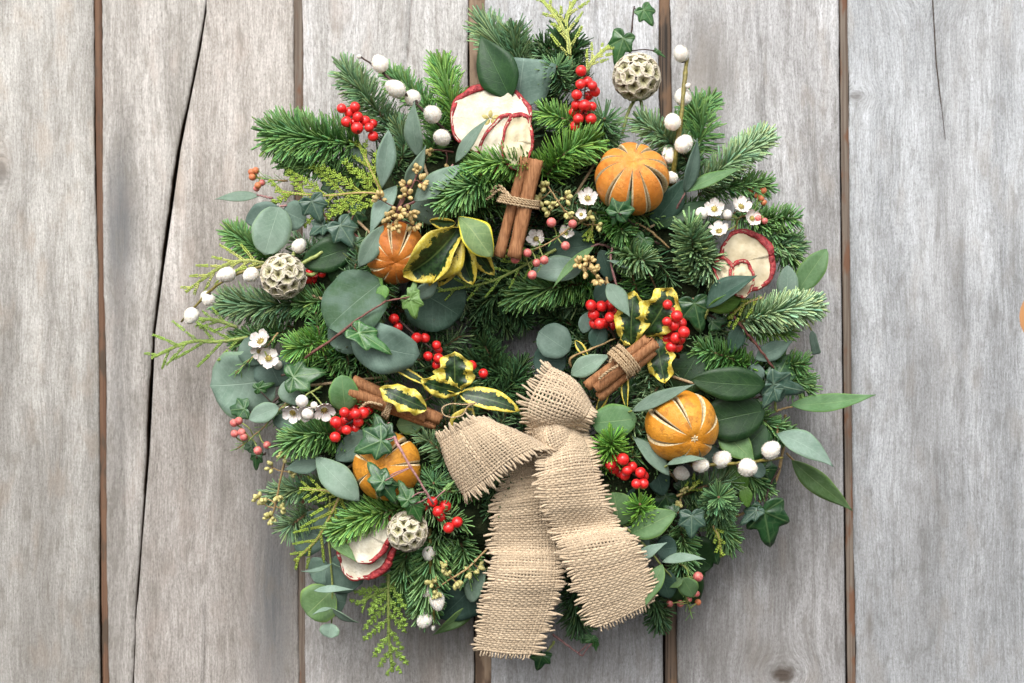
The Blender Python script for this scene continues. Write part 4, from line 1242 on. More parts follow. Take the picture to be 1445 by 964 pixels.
fir('fresh fir sprig between the big apple slice and the cinnamon pair', [(768, 236, 165), (712, 230, 190), (668, 236, 182)], 31, 6.0, 'G', open_deg=68)
fir('deep green fir sprig on the inner rim below the pink buds', [(845, 398, 105), (785, 405, 125), (722, 418, 100)], 34, 5.0, 'g', lift=0.1, open_deg=74)
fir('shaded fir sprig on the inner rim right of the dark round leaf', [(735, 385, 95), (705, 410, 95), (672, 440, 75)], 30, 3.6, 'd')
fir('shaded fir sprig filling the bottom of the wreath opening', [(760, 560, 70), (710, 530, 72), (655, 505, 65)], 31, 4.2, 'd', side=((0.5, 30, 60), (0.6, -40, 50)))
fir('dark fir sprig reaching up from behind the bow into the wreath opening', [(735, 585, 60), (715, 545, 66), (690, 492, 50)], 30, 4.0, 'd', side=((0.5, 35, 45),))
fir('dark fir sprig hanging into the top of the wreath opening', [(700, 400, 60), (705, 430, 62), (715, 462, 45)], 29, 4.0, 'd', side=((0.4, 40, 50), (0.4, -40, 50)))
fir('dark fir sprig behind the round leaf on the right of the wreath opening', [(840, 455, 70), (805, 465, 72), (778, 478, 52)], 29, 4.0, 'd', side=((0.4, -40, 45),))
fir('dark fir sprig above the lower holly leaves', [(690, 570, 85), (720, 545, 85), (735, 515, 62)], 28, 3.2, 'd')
fir('small fir tuft below the ivy leaf on the bright orange', [(855, 300, 140), (875, 322, 168), (882, 330, 172)], 28, 4.6, 'g', open_deg=70)
fir('dark fir sprig hanging between the two burlap tails', [(812, 790, 70), (812, 840, 72), (818, 885, 52)], 33, 3.2, 'd')
fir('fir sprig hidden under the bottom of the right burlap tail', [(900, 820, 75), (925, 850, 70), (930, 880, 48)], 27, 3.0, 'd')
fir('short fir sprig at the right rim behind the round catkins', [(1010, 640, 80), (1050, 665, 84), (1078, 690, 60)], 28, 3.6, 'g')
fir('fir sprig at the lower right under the blue-green fir star', [(975, 700, 80), (1010, 735, 84), (1030, 765, 58)], 28, 3.6, 'g')
fir('dark fir sprig below the lower-right ivy leaves', [(960, 740, 85), (965, 775, 88), (960, 810, 70)], 28, 3.4, 'g')
fir('fir sprig showing between the two upper grey leaves left of the apple', [(555, 250, 110), (570, 210, 120), (560, 175, 105)], 27, 3.0, 'b')
fir('dark fir sprig above the top-right catkins, behind the long sprig', [(940, 190, 80), (985, 160, 80), (1002, 142, 55)], 26, 2.8, 'g')
fir('fir sprig on the right under the dark pointed leaf', [(1040, 560, 90), (1085, 600, 92), (1110, 612, 60)], 25, 3.0, 'g')
fir('green fir sprig low at the left behind the drooping sprig', [(470, 690, 90), (420, 690, 90), (385, 700, 65)], 26, 3.0, 'b')
fir('fir sprig between the cut grey leaf and the top berries', [(800, 175, 105), (775, 130, 115), (765, 100, 105)], 28, 3.2, 'd')

# ---------------------------------------------------------------- eucalyptus and other leaves
E = eucalyptus
# top: wide square-ended leaf and dark leaf
E('broad square-ended grey-green eucalyptus leaf above the big apple slice', [(742, 165, 120), (736, 145, 130), (733, 140, 136)], [((732, 152, 132), (738, 82, 142), 92, 'euB', dict(sh='c', fold=0.02, ruf=0.03, bend=0.05))])
E('dark pointed ivy-green leaf rising left of the square-ended leaf', [(715, 150, 125), (706, 128, 142), (703, 125, 148)], [((722, 140, 147), (677, 50, 138), 56, 'lfD', dict(sh='l', fold=0.2, r=-10))], 'leaf', 'dark_leaf', group='single dark leaves')
E('three long pale eucalyptus leaves on the stem left of the big apple slice', [(560, 300, 150), (572, 268, 165), (590, 235, 172), (595, 205, 180)], [
  ((572, 262, 176), (600, 205, 190), 20, 'euP', dict(sh='l', r=25, fold=0.2)),
  ((590, 222, 182), (586, 142, 196), 27, 'euP', dict(sh='l', r=-25, bend=0.10, fold=0.2)),
  ((538, 266, 180), (549, 184, 188), 27, 'euP', dict(sh='s', r=18, tw=25, bend=0.08)),
  ((513, 232, 130), (497, 200, 128), 24, 'euP', dict(sh='e'))], sm='pinkstem')
E('two long pale eucalyptus leaves reaching up to the apple from the seeds', [(570, 292, 165), (588, 282, 176), (610, 262, 178), (640, 232, 184)], [
  ((584, 283, 178), (658, 232, 186), 31, 'euP', dict(sh='l', r=-20, bend=0.05, fold=0.18)),
  ((642, 229, 186), (690, 168, 200), 18, 'euP', dict(sh='l', r=-25, bend=0.06)),
  ((598, 274, 160), (612, 318, 150), 46, 'euP', dict(sh='e', r=10))], sm='pinkstem')
E('pale strap-like eucalyptus leaf hanging over the left side of the brown orange', [(560, 262, 150), (556, 280, 168), (548, 300, 172)], [
  ((560, 262, 168), (522, 332, 178), 26, 'euP', dict(sh='l', r=18, fold=0.2)),
  ((542, 318, 176), (505, 376, 186), 27, 'euP', dict(sh='s', r=-12, bend=0.1, fold=0.16))])
E('oval pale eucalyptus leaf at the left rim above the scabiosa head', [(430, 292, 110), (405, 290, 128), (393, 292, 136)], [
  ((393, 291, 137), (374, 360, 148), 50, 'euP', dict(sh='o', r=-12, bend=0.05, fold=0.05)),
  ((396, 296, 122), (346, 312, 104), 36, 'euB', dict(sh='e', fold=0.1)),
  ((398, 298, 128), (432, 312, 130), 40, 'euB', dict(sh='o', fold=0.1))], sm='pinkstem')
E('thin pale eucalyptus leaf sticking out left of the tan-budded twig', [(385, 280, 85), (372, 277, 82), (362, 275, 80)], [((366, 276, 80), (303, 282, 70), 17, 'euP', dict(sh='l', r=30, bend=0.04))], sm='pinkstem')
E('dark veined leaf behind and right of the left scabiosa head', [(520, 330, 130), (500, 345, 138), (494, 352, 140)], [
  ((498, 350, 142), (425, 372, 142), 46, 'lfD', dict(sh='e', fold=0.12)), ((500, 348, 140), (468, 398, 134), 44, 'lfD', dict(sh='e', r=10)),
  ((500, 330, 138), (440, 330, 138), 34, 'ivyD' if False else 'lfD', dict(sh='e'))], 'leaf', 'dark_leaf', group='single dark leaves')
E('pair of large round grey-green leaves left of the wreath opening', [(560, 420, 120), (545, 410, 145), (530, 415, 158)], [
  ((541, 398, 164), (462, 462, 172), 82, 'euG2', dict(sh='o', fold=0.10, bend=0.09, ruf=0.08, r=12, tw=14)),
  ((532, 455, 152), (462, 480, 154), 56, 'euB', dict(sh='o', fold=0.04)),
  ((494, 482, 174), (592, 500, 182), 62, 'euB', dict(sh='o', fold=0.08, bend=0.10, r=8, ruf=0.09, tw=12))])
E('large dark round leaf right of the light green ivy leaf', [(575, 390, 110), (578, 400, 120), (582, 404, 128)], [
  ((575, 400, 128), (650, 448, 118), 84, 'euD', dict(sh='o', fold=0.10, ruf=0.09, bend=0.08, tw=-14)),
  ((586, 420, 150), (617, 398, 150), 22, 'euP', dict(sh='e', r=20))])
E('large pale round leaf at the left rim under the white flowers', [(400, 520, 90), (382, 522, 96), (372, 520, 98)], [
  ((392, 532, 99), (296, 545, 84), 92, 'euP', dict(sh='o', fold=0.10, r=-12, ruf=0.09, bend=0.07, tw=16)),
  ((372, 512, 112), (345, 478, 108), 40, 'euB', dict(sh='o')),
  ((376, 500, 112), (396, 545, 104), 52, 'euB', dict(sh='o', r=10))])
E('folded pale eucalyptus leaf above the left pink buds', [(420, 560, 120), (405, 572, 132), (398, 576, 134)], [
  ((394, 575, 136), (351, 592, 130), 27, 'euP', dict(sh='e', r=15, fold=0.2)), ((401, 538, 140), (420, 572, 144), 30, 'euP', dict(sh='e')),
  ((385, 592, 120), (425, 602, 130), 22, 'euB', dict(sh='e'))])
E('oval olive-grey leaf left of the lower cinnamon bundle', [(490, 590, 140), (489, 582, 152), (488, 578, 155)], [((488, 580, 156), (482, 529, 170), 38, 'euG', dict(sh='o', fold=0.05, r=10))])
E('broad grey-green leaves below the lower-left red berries', [(540, 600, 130), (528, 606, 142), (520, 610, 146)], [
  ((526, 610, 148), (474, 650, 150), 38, 'euB', dict(sh='e', fold=0.16)), ((528, 612, 146), (545, 640, 140), 26, 'euD', dict(sh='e'))])
E('two arching eucalyptus leaves above the lower-left fir sprig', [(430, 650, 130), (440, 646, 142), (446, 645, 146)], [
  ((446, 644, 148), (506, 708, 166), 40, 'euP', dict(sh='s', r=-10, bend=0.14, fold=0.12)), ((452, 656, 142), (402, 662, 136), 24, 'euB', dict(sh='l', r=15))])
E('hanging eucalyptus sprig of round paired leaves at the bottom left', [(466, 700, 95), (464, 760, 105), (469, 830, 102), (468, 882, 88)], [
  ((464, 760, 88), (415, 745, 78), 60, 'euB', dict(sh='o')), ((465, 762, 92), (478, 715, 86), 52, 'euB', dict(sh='o')),
  ((466, 790, 100), (512, 822, 96), 62, 'euB', dict(sh='o', r=14)), ((467, 800, 94), (438, 812, 88), 40, 'euB', dict(sh='o')),
  ((468, 796, 118), (425, 806, 128), 9, 'euP', dict(sh='l', r=55, bend=-0.12, fold=0.3)), ((468, 795, 118), (480, 800, 125), 10, 'euP', dict(sh='l', r=55)),
  ((469, 832, 96), (433, 868, 90), 54, 'euG', dict(sh='o', r=8)), ((470, 845, 94), (488, 850, 88), 40, 'euB', dict(sh='o')),
  ((443, 833, 116), (498, 833, 120), 11, 'euP', dict(sh='l', r=-35, bend=0.08)), ((468, 858, 112), (441, 868, 120), 8, 'euP', dict(sh='l', r=55)),
  ((469, 858, 112), (506, 879, 104), 16, 'euP', dict(sh='l', r=50)), ((468, 880, 98), (464, 900, 100), 27, 'euP', dict(sh='o', r=10))])
E('narrow dark leaf lying against the bottom-left apple slice', [(462, 752, 120), (468, 758, 132), (474, 762, 136)], [((465, 757, 138), (503, 794, 152), 18, 'euG', dict(sh='l', r=-20, fold=0.25))])
E('dark broad leaves at the bottom between the willow and the burlap tail', [(690, 800, 70), (680, 812, 74), (676, 818, 76)], [
  ((682, 812, 80), (620, 872, 66), 62, 'euD', dict(sh='e', fold=0.08)), ((678, 850, 72), (610, 896, 62), 22, 'euG', dict(sh='l', r=-20)),
  ((682, 796, 105), (664, 850, 98), 26, 'euP', dict(sh='o', r=20)), ((700, 830, 80), (690, 890, 66), 40, 'euD', dict(sh='e'))])
E('eucalyptus sprig of folded leaves along the right burlap tail', [(868, 730, 140), (905, 765, 148), (935, 800, 140), (962, 832, 110)], [
  ((872, 744, 148), (866, 694, 156), 50, 'euG', dict(sh='o', r=10)), ((890, 752, 152), (954, 724, 158), 38, 'euG', dict(sh='e', r=-12, bend=0.1, fold=0.12)),
  ((880, 746, 142), (915, 778, 136), 34, 'euB', dict(sh='e')), ((898, 793, 156), (941, 765, 166), 17, 'euP', dict(sh='l', r=-30, bend=0.1, fold=0.2)),
  ((934, 793, 150), (996, 790, 160), 15, 'euP', dict(sh='l', r=-35, bend=0.12, fold=0.2)), ((934, 796, 154), (912, 856, 162), 24, 'euG', dict(sh='l', r=20, fold=0.2)),
  ((925, 775, 138), (955, 772, 134), 34, 'euD', dict(sh='o')), ((964, 815, 125), (978, 842, 112), 28, 'euG', dict(sh='e')), ((930, 800, 128), (945, 845, 116), 34, 'euD', dict(sh='e')), ((964, 818, 128), (944, 830, 124), 14, 'euG', dict(sh='l', r=30))])
E('round leaf tucked against the right edge of the bow', [(870, 600, 135), (858, 596, 148), (846, 592, 154)], [((835, 598, 158), (899, 590, 166), 44, 'euG', dict(sh='o', r=-10, fold=0.04, bend=0.06))])
E('slim pale leaf curving down left of the lower-right orange', [(885, 610, 140), (891, 616, 152), (894, 620, 158)], [((893, 617, 160), (945, 671, 176), 24, 'euP', dict(sh='s', r=-24, bend=0.1))])
E('slim pale leaf lying over the top of the lower-right orange', [(880, 585, 150), (888, 581, 168), (893, 580, 176)], [((892, 581, 180), (980, 542, 205), 20, 'euP', dict(sh='l', r=-28, bend=0.06, fold=0.22))])
E('slim pale leaf lying under the bottom of the lower-right orange', [(932, 660, 160), (938, 659, 176), (942, 657, 184)], [((941, 656, 190), (998, 648, 205), 13, 'euP', dict(sh='l', r=-40, bend=0.1))])
E('broad green leaves between the lower-right orange and the white catkins', [(1010, 600, 110), (1018, 608, 120), (1022, 612, 124)], [
  ((1015, 606, 128), (1065, 655, 136), 40, 'euG', dict(sh='l', r=-12)), ((985, 645, 118), (1020, 638, 118), 24, 'euB', dict(sh='e')),
  ((1056, 652, 118), (1078, 672, 112), 20, 'euB', dict(sh='o'))])
E('long narrow green leaf pointing right across the plank gap', [(1095, 580, 92), (1108, 576, 92), (1118, 574, 90)], [((1115, 573, 90), (1236, 556, 78), 27, 'euG', dict(sh='l', r=-24, bend=-0.05, fold=0.2))], sm='tanstem')
E('pale folded leaf at the right rim above the willow twig', [(1098, 595, 92), (1097, 605, 98), (1097, 612, 102)], [((1096, 612, 104), (1176, 659, 112), 36, 'euP', dict(sh='l', r=-22, bend=0.12, fold=0.22))], sm='tanstem')
E('long green leaf pointing down to the right over the plank gap', [(1110, 640, 80), (1116, 646, 78), (1120, 650, 76)], [((1118, 648, 78), (1202, 722, 62), 32, 'euG', dict(sh='l', r=18, bend=0.04))], sm='tanstem')
E('upright grey-blue leaf with a dark leaf right of the bright orange', [(948, 305, 140), (960, 285, 160), (968, 270, 168)], [
  ((966, 272, 170), (984, 195, 188), 24, 'euB', dict(sh='l', r=35, bend=0.05, fold=0.25)), ((968, 272, 168), (1046, 237, 166), 19, 'euG', dict(sh='l', r=-28, bend=0.06)),
  ((920, 320, 138), (966, 252, 158), 36, 'euD', dict(sh='e', r=14)), ((924, 322, 142), (1012, 284, 146), 27, 'lfD', dict(sh='l', r=-12))], sm='pinkstem')
E('oval green leaf standing at the right rim beside the apple slice', [(1115, 420, 80), (1124, 412, 80), (1128, 408, 80)], [
  ((1127, 412, 82), (1166, 351, 76), 35, 'euG', dict(sh='e', r=-8)), ((1108, 425, 96), (1112, 374, 92), 30, 'euP', dict(sh='e'))])
E('small pale leaf hanging at the right rim below the thick fir sprig', [(1135, 450, 75), (1142, 460, 72), (1145, 466, 70)], [((1146, 466, 70), (1152, 500, 64), 13, 'euP', dict(sh='c', r=10))])
E('grey-green leaves on the brown stem at the right below the thick fir sprig', [(1025, 430, 130), (1050, 470, 132), (1080, 500, 118), (1095, 530, 105)], [
  ((1066, 508, 128), (1118, 480, 120), 26, 'euB', dict(sh='l')), ((1068, 512, 122), (1062, 545, 116), 26, 'euB', dict(sh='l')), ((1048, 458, 138), (1030, 498, 132), 24, 'euD', dict(sh='e')), ], sm='redtwig')
E('glossy folded dark leaf just below the right-hand apple slice', [(995, 450, 150), (998, 440, 160), (1000, 436, 164)], [
  ((998, 436, 166), (1068, 388, 182), 36, 'euD', dict(sh='l', r=-40, fold=0.5, bend=0.08)), ((998, 437, 162), (1056, 405, 170), 30, 'lfG', dict(sh='l', r=35, fold=0.3))], 'leaf', 'dark_leaf', group='single dark leaves')
E('grey-green leaves and a narrow folded leaf under the centre pink buds', [(862, 350, 130), (845, 345, 145), (835, 348, 150)], [
  ((838, 346, 148), (770, 352, 140), 44, 'euD', dict(sh='e')), ((822, 378, 152), (748, 386, 150), 36, 'euP', dict(sh='e', r=12)),
  ((838, 348, 160), (780, 408, 168), 13, 'euG', dict(sh='l', r=25, fold=0.3)), ((848, 352, 140), (862, 398, 132), 24, 'euD', dict(sh='e')), ((888, 380, 160), (856, 368, 160), 9, 'euP', dict(sh='l', r=40))], sm='pinkstem')
E('grey leaf hanging over the central red berries', [(856, 392, 150), (858, 400, 160), (860, 404, 164)], [((857, 400, 168), (889, 448, 182), 27, 'euP', dict(sh='l', r=-18, bend=0.06, fold=0.18)), ((862, 402, 145), (840, 425, 135), 26, 'euD', dict(sh='e'))], sm='tanstem')
E('eucalyptus sprig with round leaves and open stem right of the bow top', [(806, 518, 120), (806, 505, 130), (835, 492, 138), (868, 478, 138)], [
  ((804, 496, 130), (760, 468, 124), 46, 'euB', dict(sh='o', r=8)), ((800, 508, 112), (752, 510, 104), 46, 'euD', dict(sh='o')),
  ((806, 530, 146), (862, 500, 158), 28, 'euP', dict(sh='l', r=-14, fold=0.15)), ((838, 492, 130), (852, 455, 130), 26, 'euD', dict(sh='e')), ((822, 470, 128), (832, 440, 124), 20, 'euB', dict(sh='e'))], sm='tanstem')
E('large dark glossy leaves above the lower-right orange', [(1075, 560, 130), (1060, 562, 138), (1045, 560, 140)], [
  ((1080, 545, 146), (975, 535, 148), 46, 'lfD', dict(sh='e', bend=0.05, fold=0.1)), ((1080, 580, 132), (980, 600, 130), 66, 'lfD', dict(sh='e')),
  ((985, 500, 134), (955, 552, 132), 56, 'lfD', dict(sh='o')), ((990, 540, 126), (925, 588, 120), 46, 'lfD', dict(sh='e')), ((1080, 600, 120), (1030, 655, 112), 52, 'lfD', dict(sh='e'))], 'leaf', 'dark_leaf', group='single dark leaves', sm='darktwig')
E('fresh green leaves on the lower-right edge of the wreath', [(1040, 700, 90), (1048, 690, 98), (1052, 684, 100)], [((1052, 690, 104), (1030, 655, 108), 26, 'lfG', dict(sh='e')), ((1048, 684, 104), (1056, 716, 100), 18, 'lfG', dict(sh='e'))])
E('dark leaves at the bottom right behind the eucalyptus sprig', [(960, 760, 80), (975, 790, 76), (985, 820, 64)], [
  ((960, 770, 82), (1005, 800, 68), 60, 'lfD', dict(sh='e')), ((945, 800, 78), (985, 850, 60), 56, 'lfD', dict(sh='e')), ((920, 800, 76), (925, 850, 62), 40, 'lfD', dict(sh='e'))], 'leaf', 'dark_leaf', group='single dark leaves', sm='darktwig')
E('dark oval leaves behind the berries right of the bow', [(930, 650, 110), (915, 660, 118), (905, 664, 122)], [
  ((885, 655, 126), (860, 715, 124), 44, 'euD', dict(sh='o')), ((900, 690, 118), (860, 690, 120), 40, 'euD', dict(sh='o')), ((925, 655, 124), (935, 700, 118), 30, 'euD', dict(sh='e'))])
E('yellow-green leaf stub behind the lower holly, left of the bow', [(560, 600, 130), (568, 600, 138), (572, 600, 140)], [((560, 602, 142), (596, 596, 144), 26, 'euG', dict(sh='o')), ((618, 622, 130), (612, 668, 128), 18, 'lfG', dict(sh='l'))])
E('light green bent leaf beside the brown orange, above the light ivy', [(548, 380, 140), (545, 390, 156), (543, 392, 160)], [((532, 374, 158), (540, 410, 166), 12, 'lfG', dict(sh='l', r=20)), ((541, 402, 168), (540, 425, 170), 17, 'lfG', dict(sh='e'))], 'leaf', 'dark_leaf', group='single dark leaves')

# ---------------------------------------------------------------- ivy
def ivy(label, spec, leaves, sm='pinkstem', r=1.8, petioles=()):
    root = thing('ivy_sprig', label, 'ivy', P(*spec[0]), 'ivy sprigs')
    stem(root, spec, r, r * 0.6, M[sm])
    sp = catmull([P(*q) for q in spec], 30)
    for lf in leaves:
        b, t_, size, m = lf[:4]; kw = lf[4] if len(lf) > 4 else {}
        ivyleaf(root, b, t_, size, m, **kw)
        w = P(*b); k = int(np.argmin(np.linalg.norm(sp - w, axis=1)))
        if np.linalg.norm(sp[k] - w) > 3:
            g = G(); g.add(*tube_data(catmull([sp[k], (sp[k] + w) / 2 + rng.normal(0, 2, 3), w + np.array([0, 1.5, 0])], 8), 0.9, 5)); g.build('leaf_stalk', M[sm], root)
    return root
ivy('ivy shoot with two leaves at the top, on a dark upright stem', [(889, 110, 70), (890, 60, 88), (895, 8, 84)], [
  ((880, 54, 96), (866, 98, 92), 40, 'ivyG', dict(wid=0.85, r=12)), ((908, 14, 86), (923, 36, 84), 26, 'ivyG', dict(wid=1.1, r=-20)), ((926, 72, 78), (944, 84, 74), 17, 'ivyG', dict(wid=0.4))], 'darktwig')
ivy('ivy shoot crossing the two big round leaves, tipped by a light green leaf', [(430, 505, 168), (478, 472, 186), (508, 448, 190), (545, 425, 190)], [
  ((506, 470, 194), (554, 498, 200), 52, 'ivyG', dict(wid=0.62, r=-25, fold=0.25)), ((578, 422, 186), (586, 450, 186), 28, 'ivyL', dict(wid=1.0, r=10)), ((582, 418, 186), (586, 396, 184), 24, 'ivyL', dict(wid=0.7))], 'redtwig', 2.0)
ivy('blue-tinged ivy leaf behind the yellow cypress at the upper left', [(480, 320, 135), (460, 305, 148), (450, 298, 152)], [((440, 284, 158), (452, 312, 156), 32, 'ivyB', dict(wid=1.1)), ((456, 318, 148), (440, 330, 146), 24, 'ivyB')], 'redtwig')
ivy('dark ivy leaves left of the brown orange', [(520, 350, 140), (500, 330, 150), (478, 318, 152)], [((480, 318, 160), (498, 345, 160), 36, 'ivyB', dict(r=-18)), ((500, 345, 150), (525, 355, 148), 26, 'ivyD'), ((500, 300, 140), (520, 305, 138), 30, 'ivyD')], 'redtwig')
ivy('dark ivy leaves at the left rim under the large pale round leaf', [(412, 545, 118), (392, 562, 112), (378, 575, 106), (360, 590, 96)], [
  ((345, 577, 104), (312, 580, 96), 28, 'ivyD', dict(wid=1.1, r=10)), ((364, 548, 112), (385, 542, 114), 24, 'ivyG', dict(r=10, wid=.7))], 'darktwig')
ivy('pointed ivy leaf between the white flowers and the round leaves', [(398, 530, 140), (410, 528, 150), (414, 528, 154)], [((414, 532, 158), (458, 524, 162), 44, 'ivyG', dict(wid=0.95, r=-15, fold=0.15))], 'darktwig')
ivy('small dark ivy leaf at the left rim under the pink buds', [(375, 640, 80), (368, 642, 80), (364, 644, 80)], [((362, 642, 82), (360, 665, 76), 24, 'ivyD', dict(wid=0.8, r=15)), ((355, 630, 76), (345, 622, 72), 18, 'ivyD')], 'darktwig')
ivy('ivy shoot with three leaves hanging over the lower-left orange', [(548, 598, 176), (562, 628, 204), (590, 676, 206), (612, 712, 196)], [
  ((538, 622, 200), (503, 636, 198), 40, 'ivyD', dict(wid=1.05, r=10)), ((542, 618, 196), (530, 590, 190), 36, 'ivyD', dict(wid=1.0, r=-12)),
  ((540, 680, 204), (522, 655, 200), 34, 'ivyD', dict(wid=.9, r=15)), ((538, 682, 200), (556, 706, 196), 36, 'ivyD', dict(wid=.8)),
  ((576, 706, 196), (566, 686, 194), 30, 'ivyG', dict(wid=.9)), ((582, 712, 192), (592, 732, 186), 30, 'ivyG', dict(wid=.8)),
  ((728, 688, 190) if False else (630, 690, 180), (644, 676, 184), 16, 'ivyL', dict(wid=.4))], 'pinkstem', 2.3)
ivy('dark ivy leaf resting over the lower edge of the bright orange', [(905, 325, 150), (888, 312, 188), (876, 302, 202)], [((872, 300, 208), (890, 268, 218), 34, 'ivyD', dict(wid=0.95, r=-8)), ((870, 302, 204), (864, 320, 200), 18, 'ivyD', dict(wid=.8))], 'darktwig')
ivy('small bright ivy leaf below the bright orange', [(930, 345, 150), (920, 340, 160), (914, 340, 164)], [((908, 338, 168), (898, 358, 168), 22, 'ivyG', dict(wid=1.3)), ((905, 336, 165), (888, 344, 165), 18, 'ivyG')], 'darktwig')
ivy('dark ivy leaf right of the right-hand red berry spike', [(1010, 450, 140), (995, 440, 148), (988, 436, 150)], [((980, 428, 156), (990, 470, 152), 42, 'ivyD', dict(wid=1.05)), ((1005, 455, 142), (1030, 450, 140), 26, 'ivyD')], 'darktwig')
ivy('blue-grey ivy leaf at the right above the long pointed leaf', [(1095, 580, 120), (1094, 560, 130), (1092, 545, 134)], [((1091, 542, 142), (1145, 556, 128), 50, 'ivyB', dict(wid=0.85, r=14)), ((1092, 548, 140), (1078, 575, 138), 32, 'ivyB', dict(wid=.8)), ((1098, 530, 125), (1112, 505, 112), 40, 'ivyD', dict(wid=1.0))], 'greenstem')
ivy('large dark ivy leaf hanging at the lower-right rim', [(1100, 660, 80), (1085, 690, 82), (1078, 715, 84)], [((1078, 722, 88), (1088, 772, 76), 56, 'ivyD', dict(wid=1.05)), ((1068, 720, 92), (1042, 742, 94), 32, 'ivyB', dict(wid=.7, r=20))], 'darktwig')
ivy('blue ivy leaf with white veins left of the blue-green fir star', [(950, 720, 120), (962, 724, 130), (970, 726, 134)], [((976, 728, 142), (976, 762, 142), 32, 'ivyB', dict(wid=1.05)), ((952, 722, 136), (930, 712, 130), 18, 'ivyD')], 'tanstem')
ivy('dark ivy leaf at the foot of the left burlap tail', [(782, 905, 60), (776, 915, 66), (768, 922, 70)], [((765, 924, 76), (757, 950, 70), 26, 'ivyD', dict(wid=1.1)), ], 'greenstem')
ivy('short shoot with two small curled leaves between the burlap tails', [(780, 895, 56), (800, 910, 60), (822, 926, 54)], [((835, 902, 62), (808, 900, 66), 26, 'ivyG', dict(wid=.5)), ((840, 905, 60), (842, 925, 52), 18, 'ivyG', dict(wid=.5))], 'pinkstem', 1.8)
ivy('small ivy leaf in the gap left of the brown orange top', [(500, 260, 120), (490, 262, 126), (486, 264, 130)], [((470, 262, 128), (455, 250, 122), 26, 'ivyD'), ((540, 350, 120), (520, 385, 116), 34, 'ivyD')], 'darktwig')
ivy('small ivy twig at the right rim with a pink tip', [(1090, 600, 80), (1110, 612, 78), (1135, 614, 70)], [((1118, 612, 80), (1160, 612, 70), 24, 'ivyG', dict(wid=.4)), ((1120, 614, 78), (1136, 622, 72), 18, 'ivyG', dict(wid=.5))], 'tanstem', 1.3)
ivy('dark ivy leaves in the shade between the lower-right orange and the bow', [(905, 540, 110), (895, 560, 116), (890, 570, 120)], [((890, 545, 116), (905, 575, 112), 34, 'ivyD'), ((920, 570, 120), (935, 545, 118), 32, 'ivyD')], 'darktwig')

ivy('ivy leaves in the shade at the right rim below the pale folded leaf', [(1070, 640, 70), (1062, 668, 74), (1050, 690, 76)], [((1075, 662, 78), (1095, 690, 72), 36, 'ivyD'), ((1050, 668, 80), (1032, 700, 78), 34, 'ivyD'), ((1058, 640, 80), (1085, 625, 76), 32, 'ivyD')], 'darktwig')
ivy('dark ivy leaves at the lower right behind the red berry cluster', [(925, 690, 90), (945, 705, 94), (955, 715, 94)], [((940, 700, 98), (925, 720, 96), 32, 'ivyD'), ((962, 690, 96), (985, 672, 92), 30, 'ivyD')], 'darktwig')
ivy('dark ivy leaves at the bottom right above the pink buds', [(985, 750, 70), (995, 780, 70), (990, 810, 62)], [((1000, 765, 76), (1015, 800, 68), 38, 'ivyD'), ((980, 800, 70), (975, 835, 60), 34, 'ivyD')], 'darktwig')
ivy('ivy leaves tucked behind the bottom-left apple slices', [(560, 790, 90), (550, 800, 90), (540, 810, 84)], [((566, 795, 92), (585, 825, 82), 38, 'ivyD'), ((545, 700, 96), (520, 720, 94), 30, 'ivyD')], 'darktwig')

# ---------------------------------------------------------------- variegated holly
def holly(label, spec, leaves):
    root = thing('variegated_leaf_sprig', label, 'variegated sprig', P(*spec[0]), 'yellow-edged leaf sprigs')
    stem(root, spec, 2.0, 1.4, M['greenstem'])
    for lf in leaves:
        b, t_, w, m = lf[:4]; kw = dict(sh='h', nv=10); kw.update(lf[4] if len(lf) > 4 else {})
        leaf(root, b, t_, w, m, **kw)
    return root
holly('yellow-edged leaf rosette right of the brown orange, above the wreath opening', [(652, 300, 140), (648, 312, 165), (646, 320, 176)], [
  ((648, 320, 186), (568, 388, 176), 68, 'holly', dict(sh='e', r=-26, fold=0.5, bend=0.16, ruf=0.10)),
  ((650, 326, 180), (606, 404, 178), 50, 'holly', dict(sh='e', r=28, fold=0.5, bend=0.12, ruf=0.09)),
  ((643, 314, 176), (606, 312, 168), 18, 'holly', dict(sh='e', r=-30, fold=.3)),
  ((646, 308, 192), (696, 362, 206), 42, 'hollyB', dict(sh='s', r=-12, fold=0.28, bend=0.14, ruf=0.08, tw=25)),
  ((646, 330, 174), (668, 402, 172), 38, 'holly', dict(sh='e', r=15, fold=0.3, ruf=0.05)),
  ((648, 330, 170), (618, 404, 160), 32, 'holly', dict(sh='e', r=-20, fold=0.3)),
  ((654, 330, 166), (698, 388, 158), 30, 'holly', dict(sh='e', r=20, fold=0.3))])
holly('yellow-edged leaves around the right-hand cinnamon bundle and berry spike', [(900, 530, 130), (902, 500, 150), (903, 480, 158)], [
  ((892, 486, 164), (893, 410, 176), 40, 'holly', dict(r=-14)), ((908, 474, 166), (948, 405, 180), 48, 'holly', dict(r=10, bend=0.1)),
  ((926, 474, 158), (940, 541, 170), 34, 'holly', dict(r=14)), ((884, 524, 160), (886, 582, 158), 12, 'holly', dict(sh='l', r=30)),
  ((895, 470, 156), (875, 480, 168), 26, 'holly', dict(r=-10)), ((860, 545, 138), (840, 590, 132), 12, 'holly', dict(sh='l', r=20)), ((812, 480, 132), (832, 506, 134), 12, 'holly', dict(sh='l', r=20))])
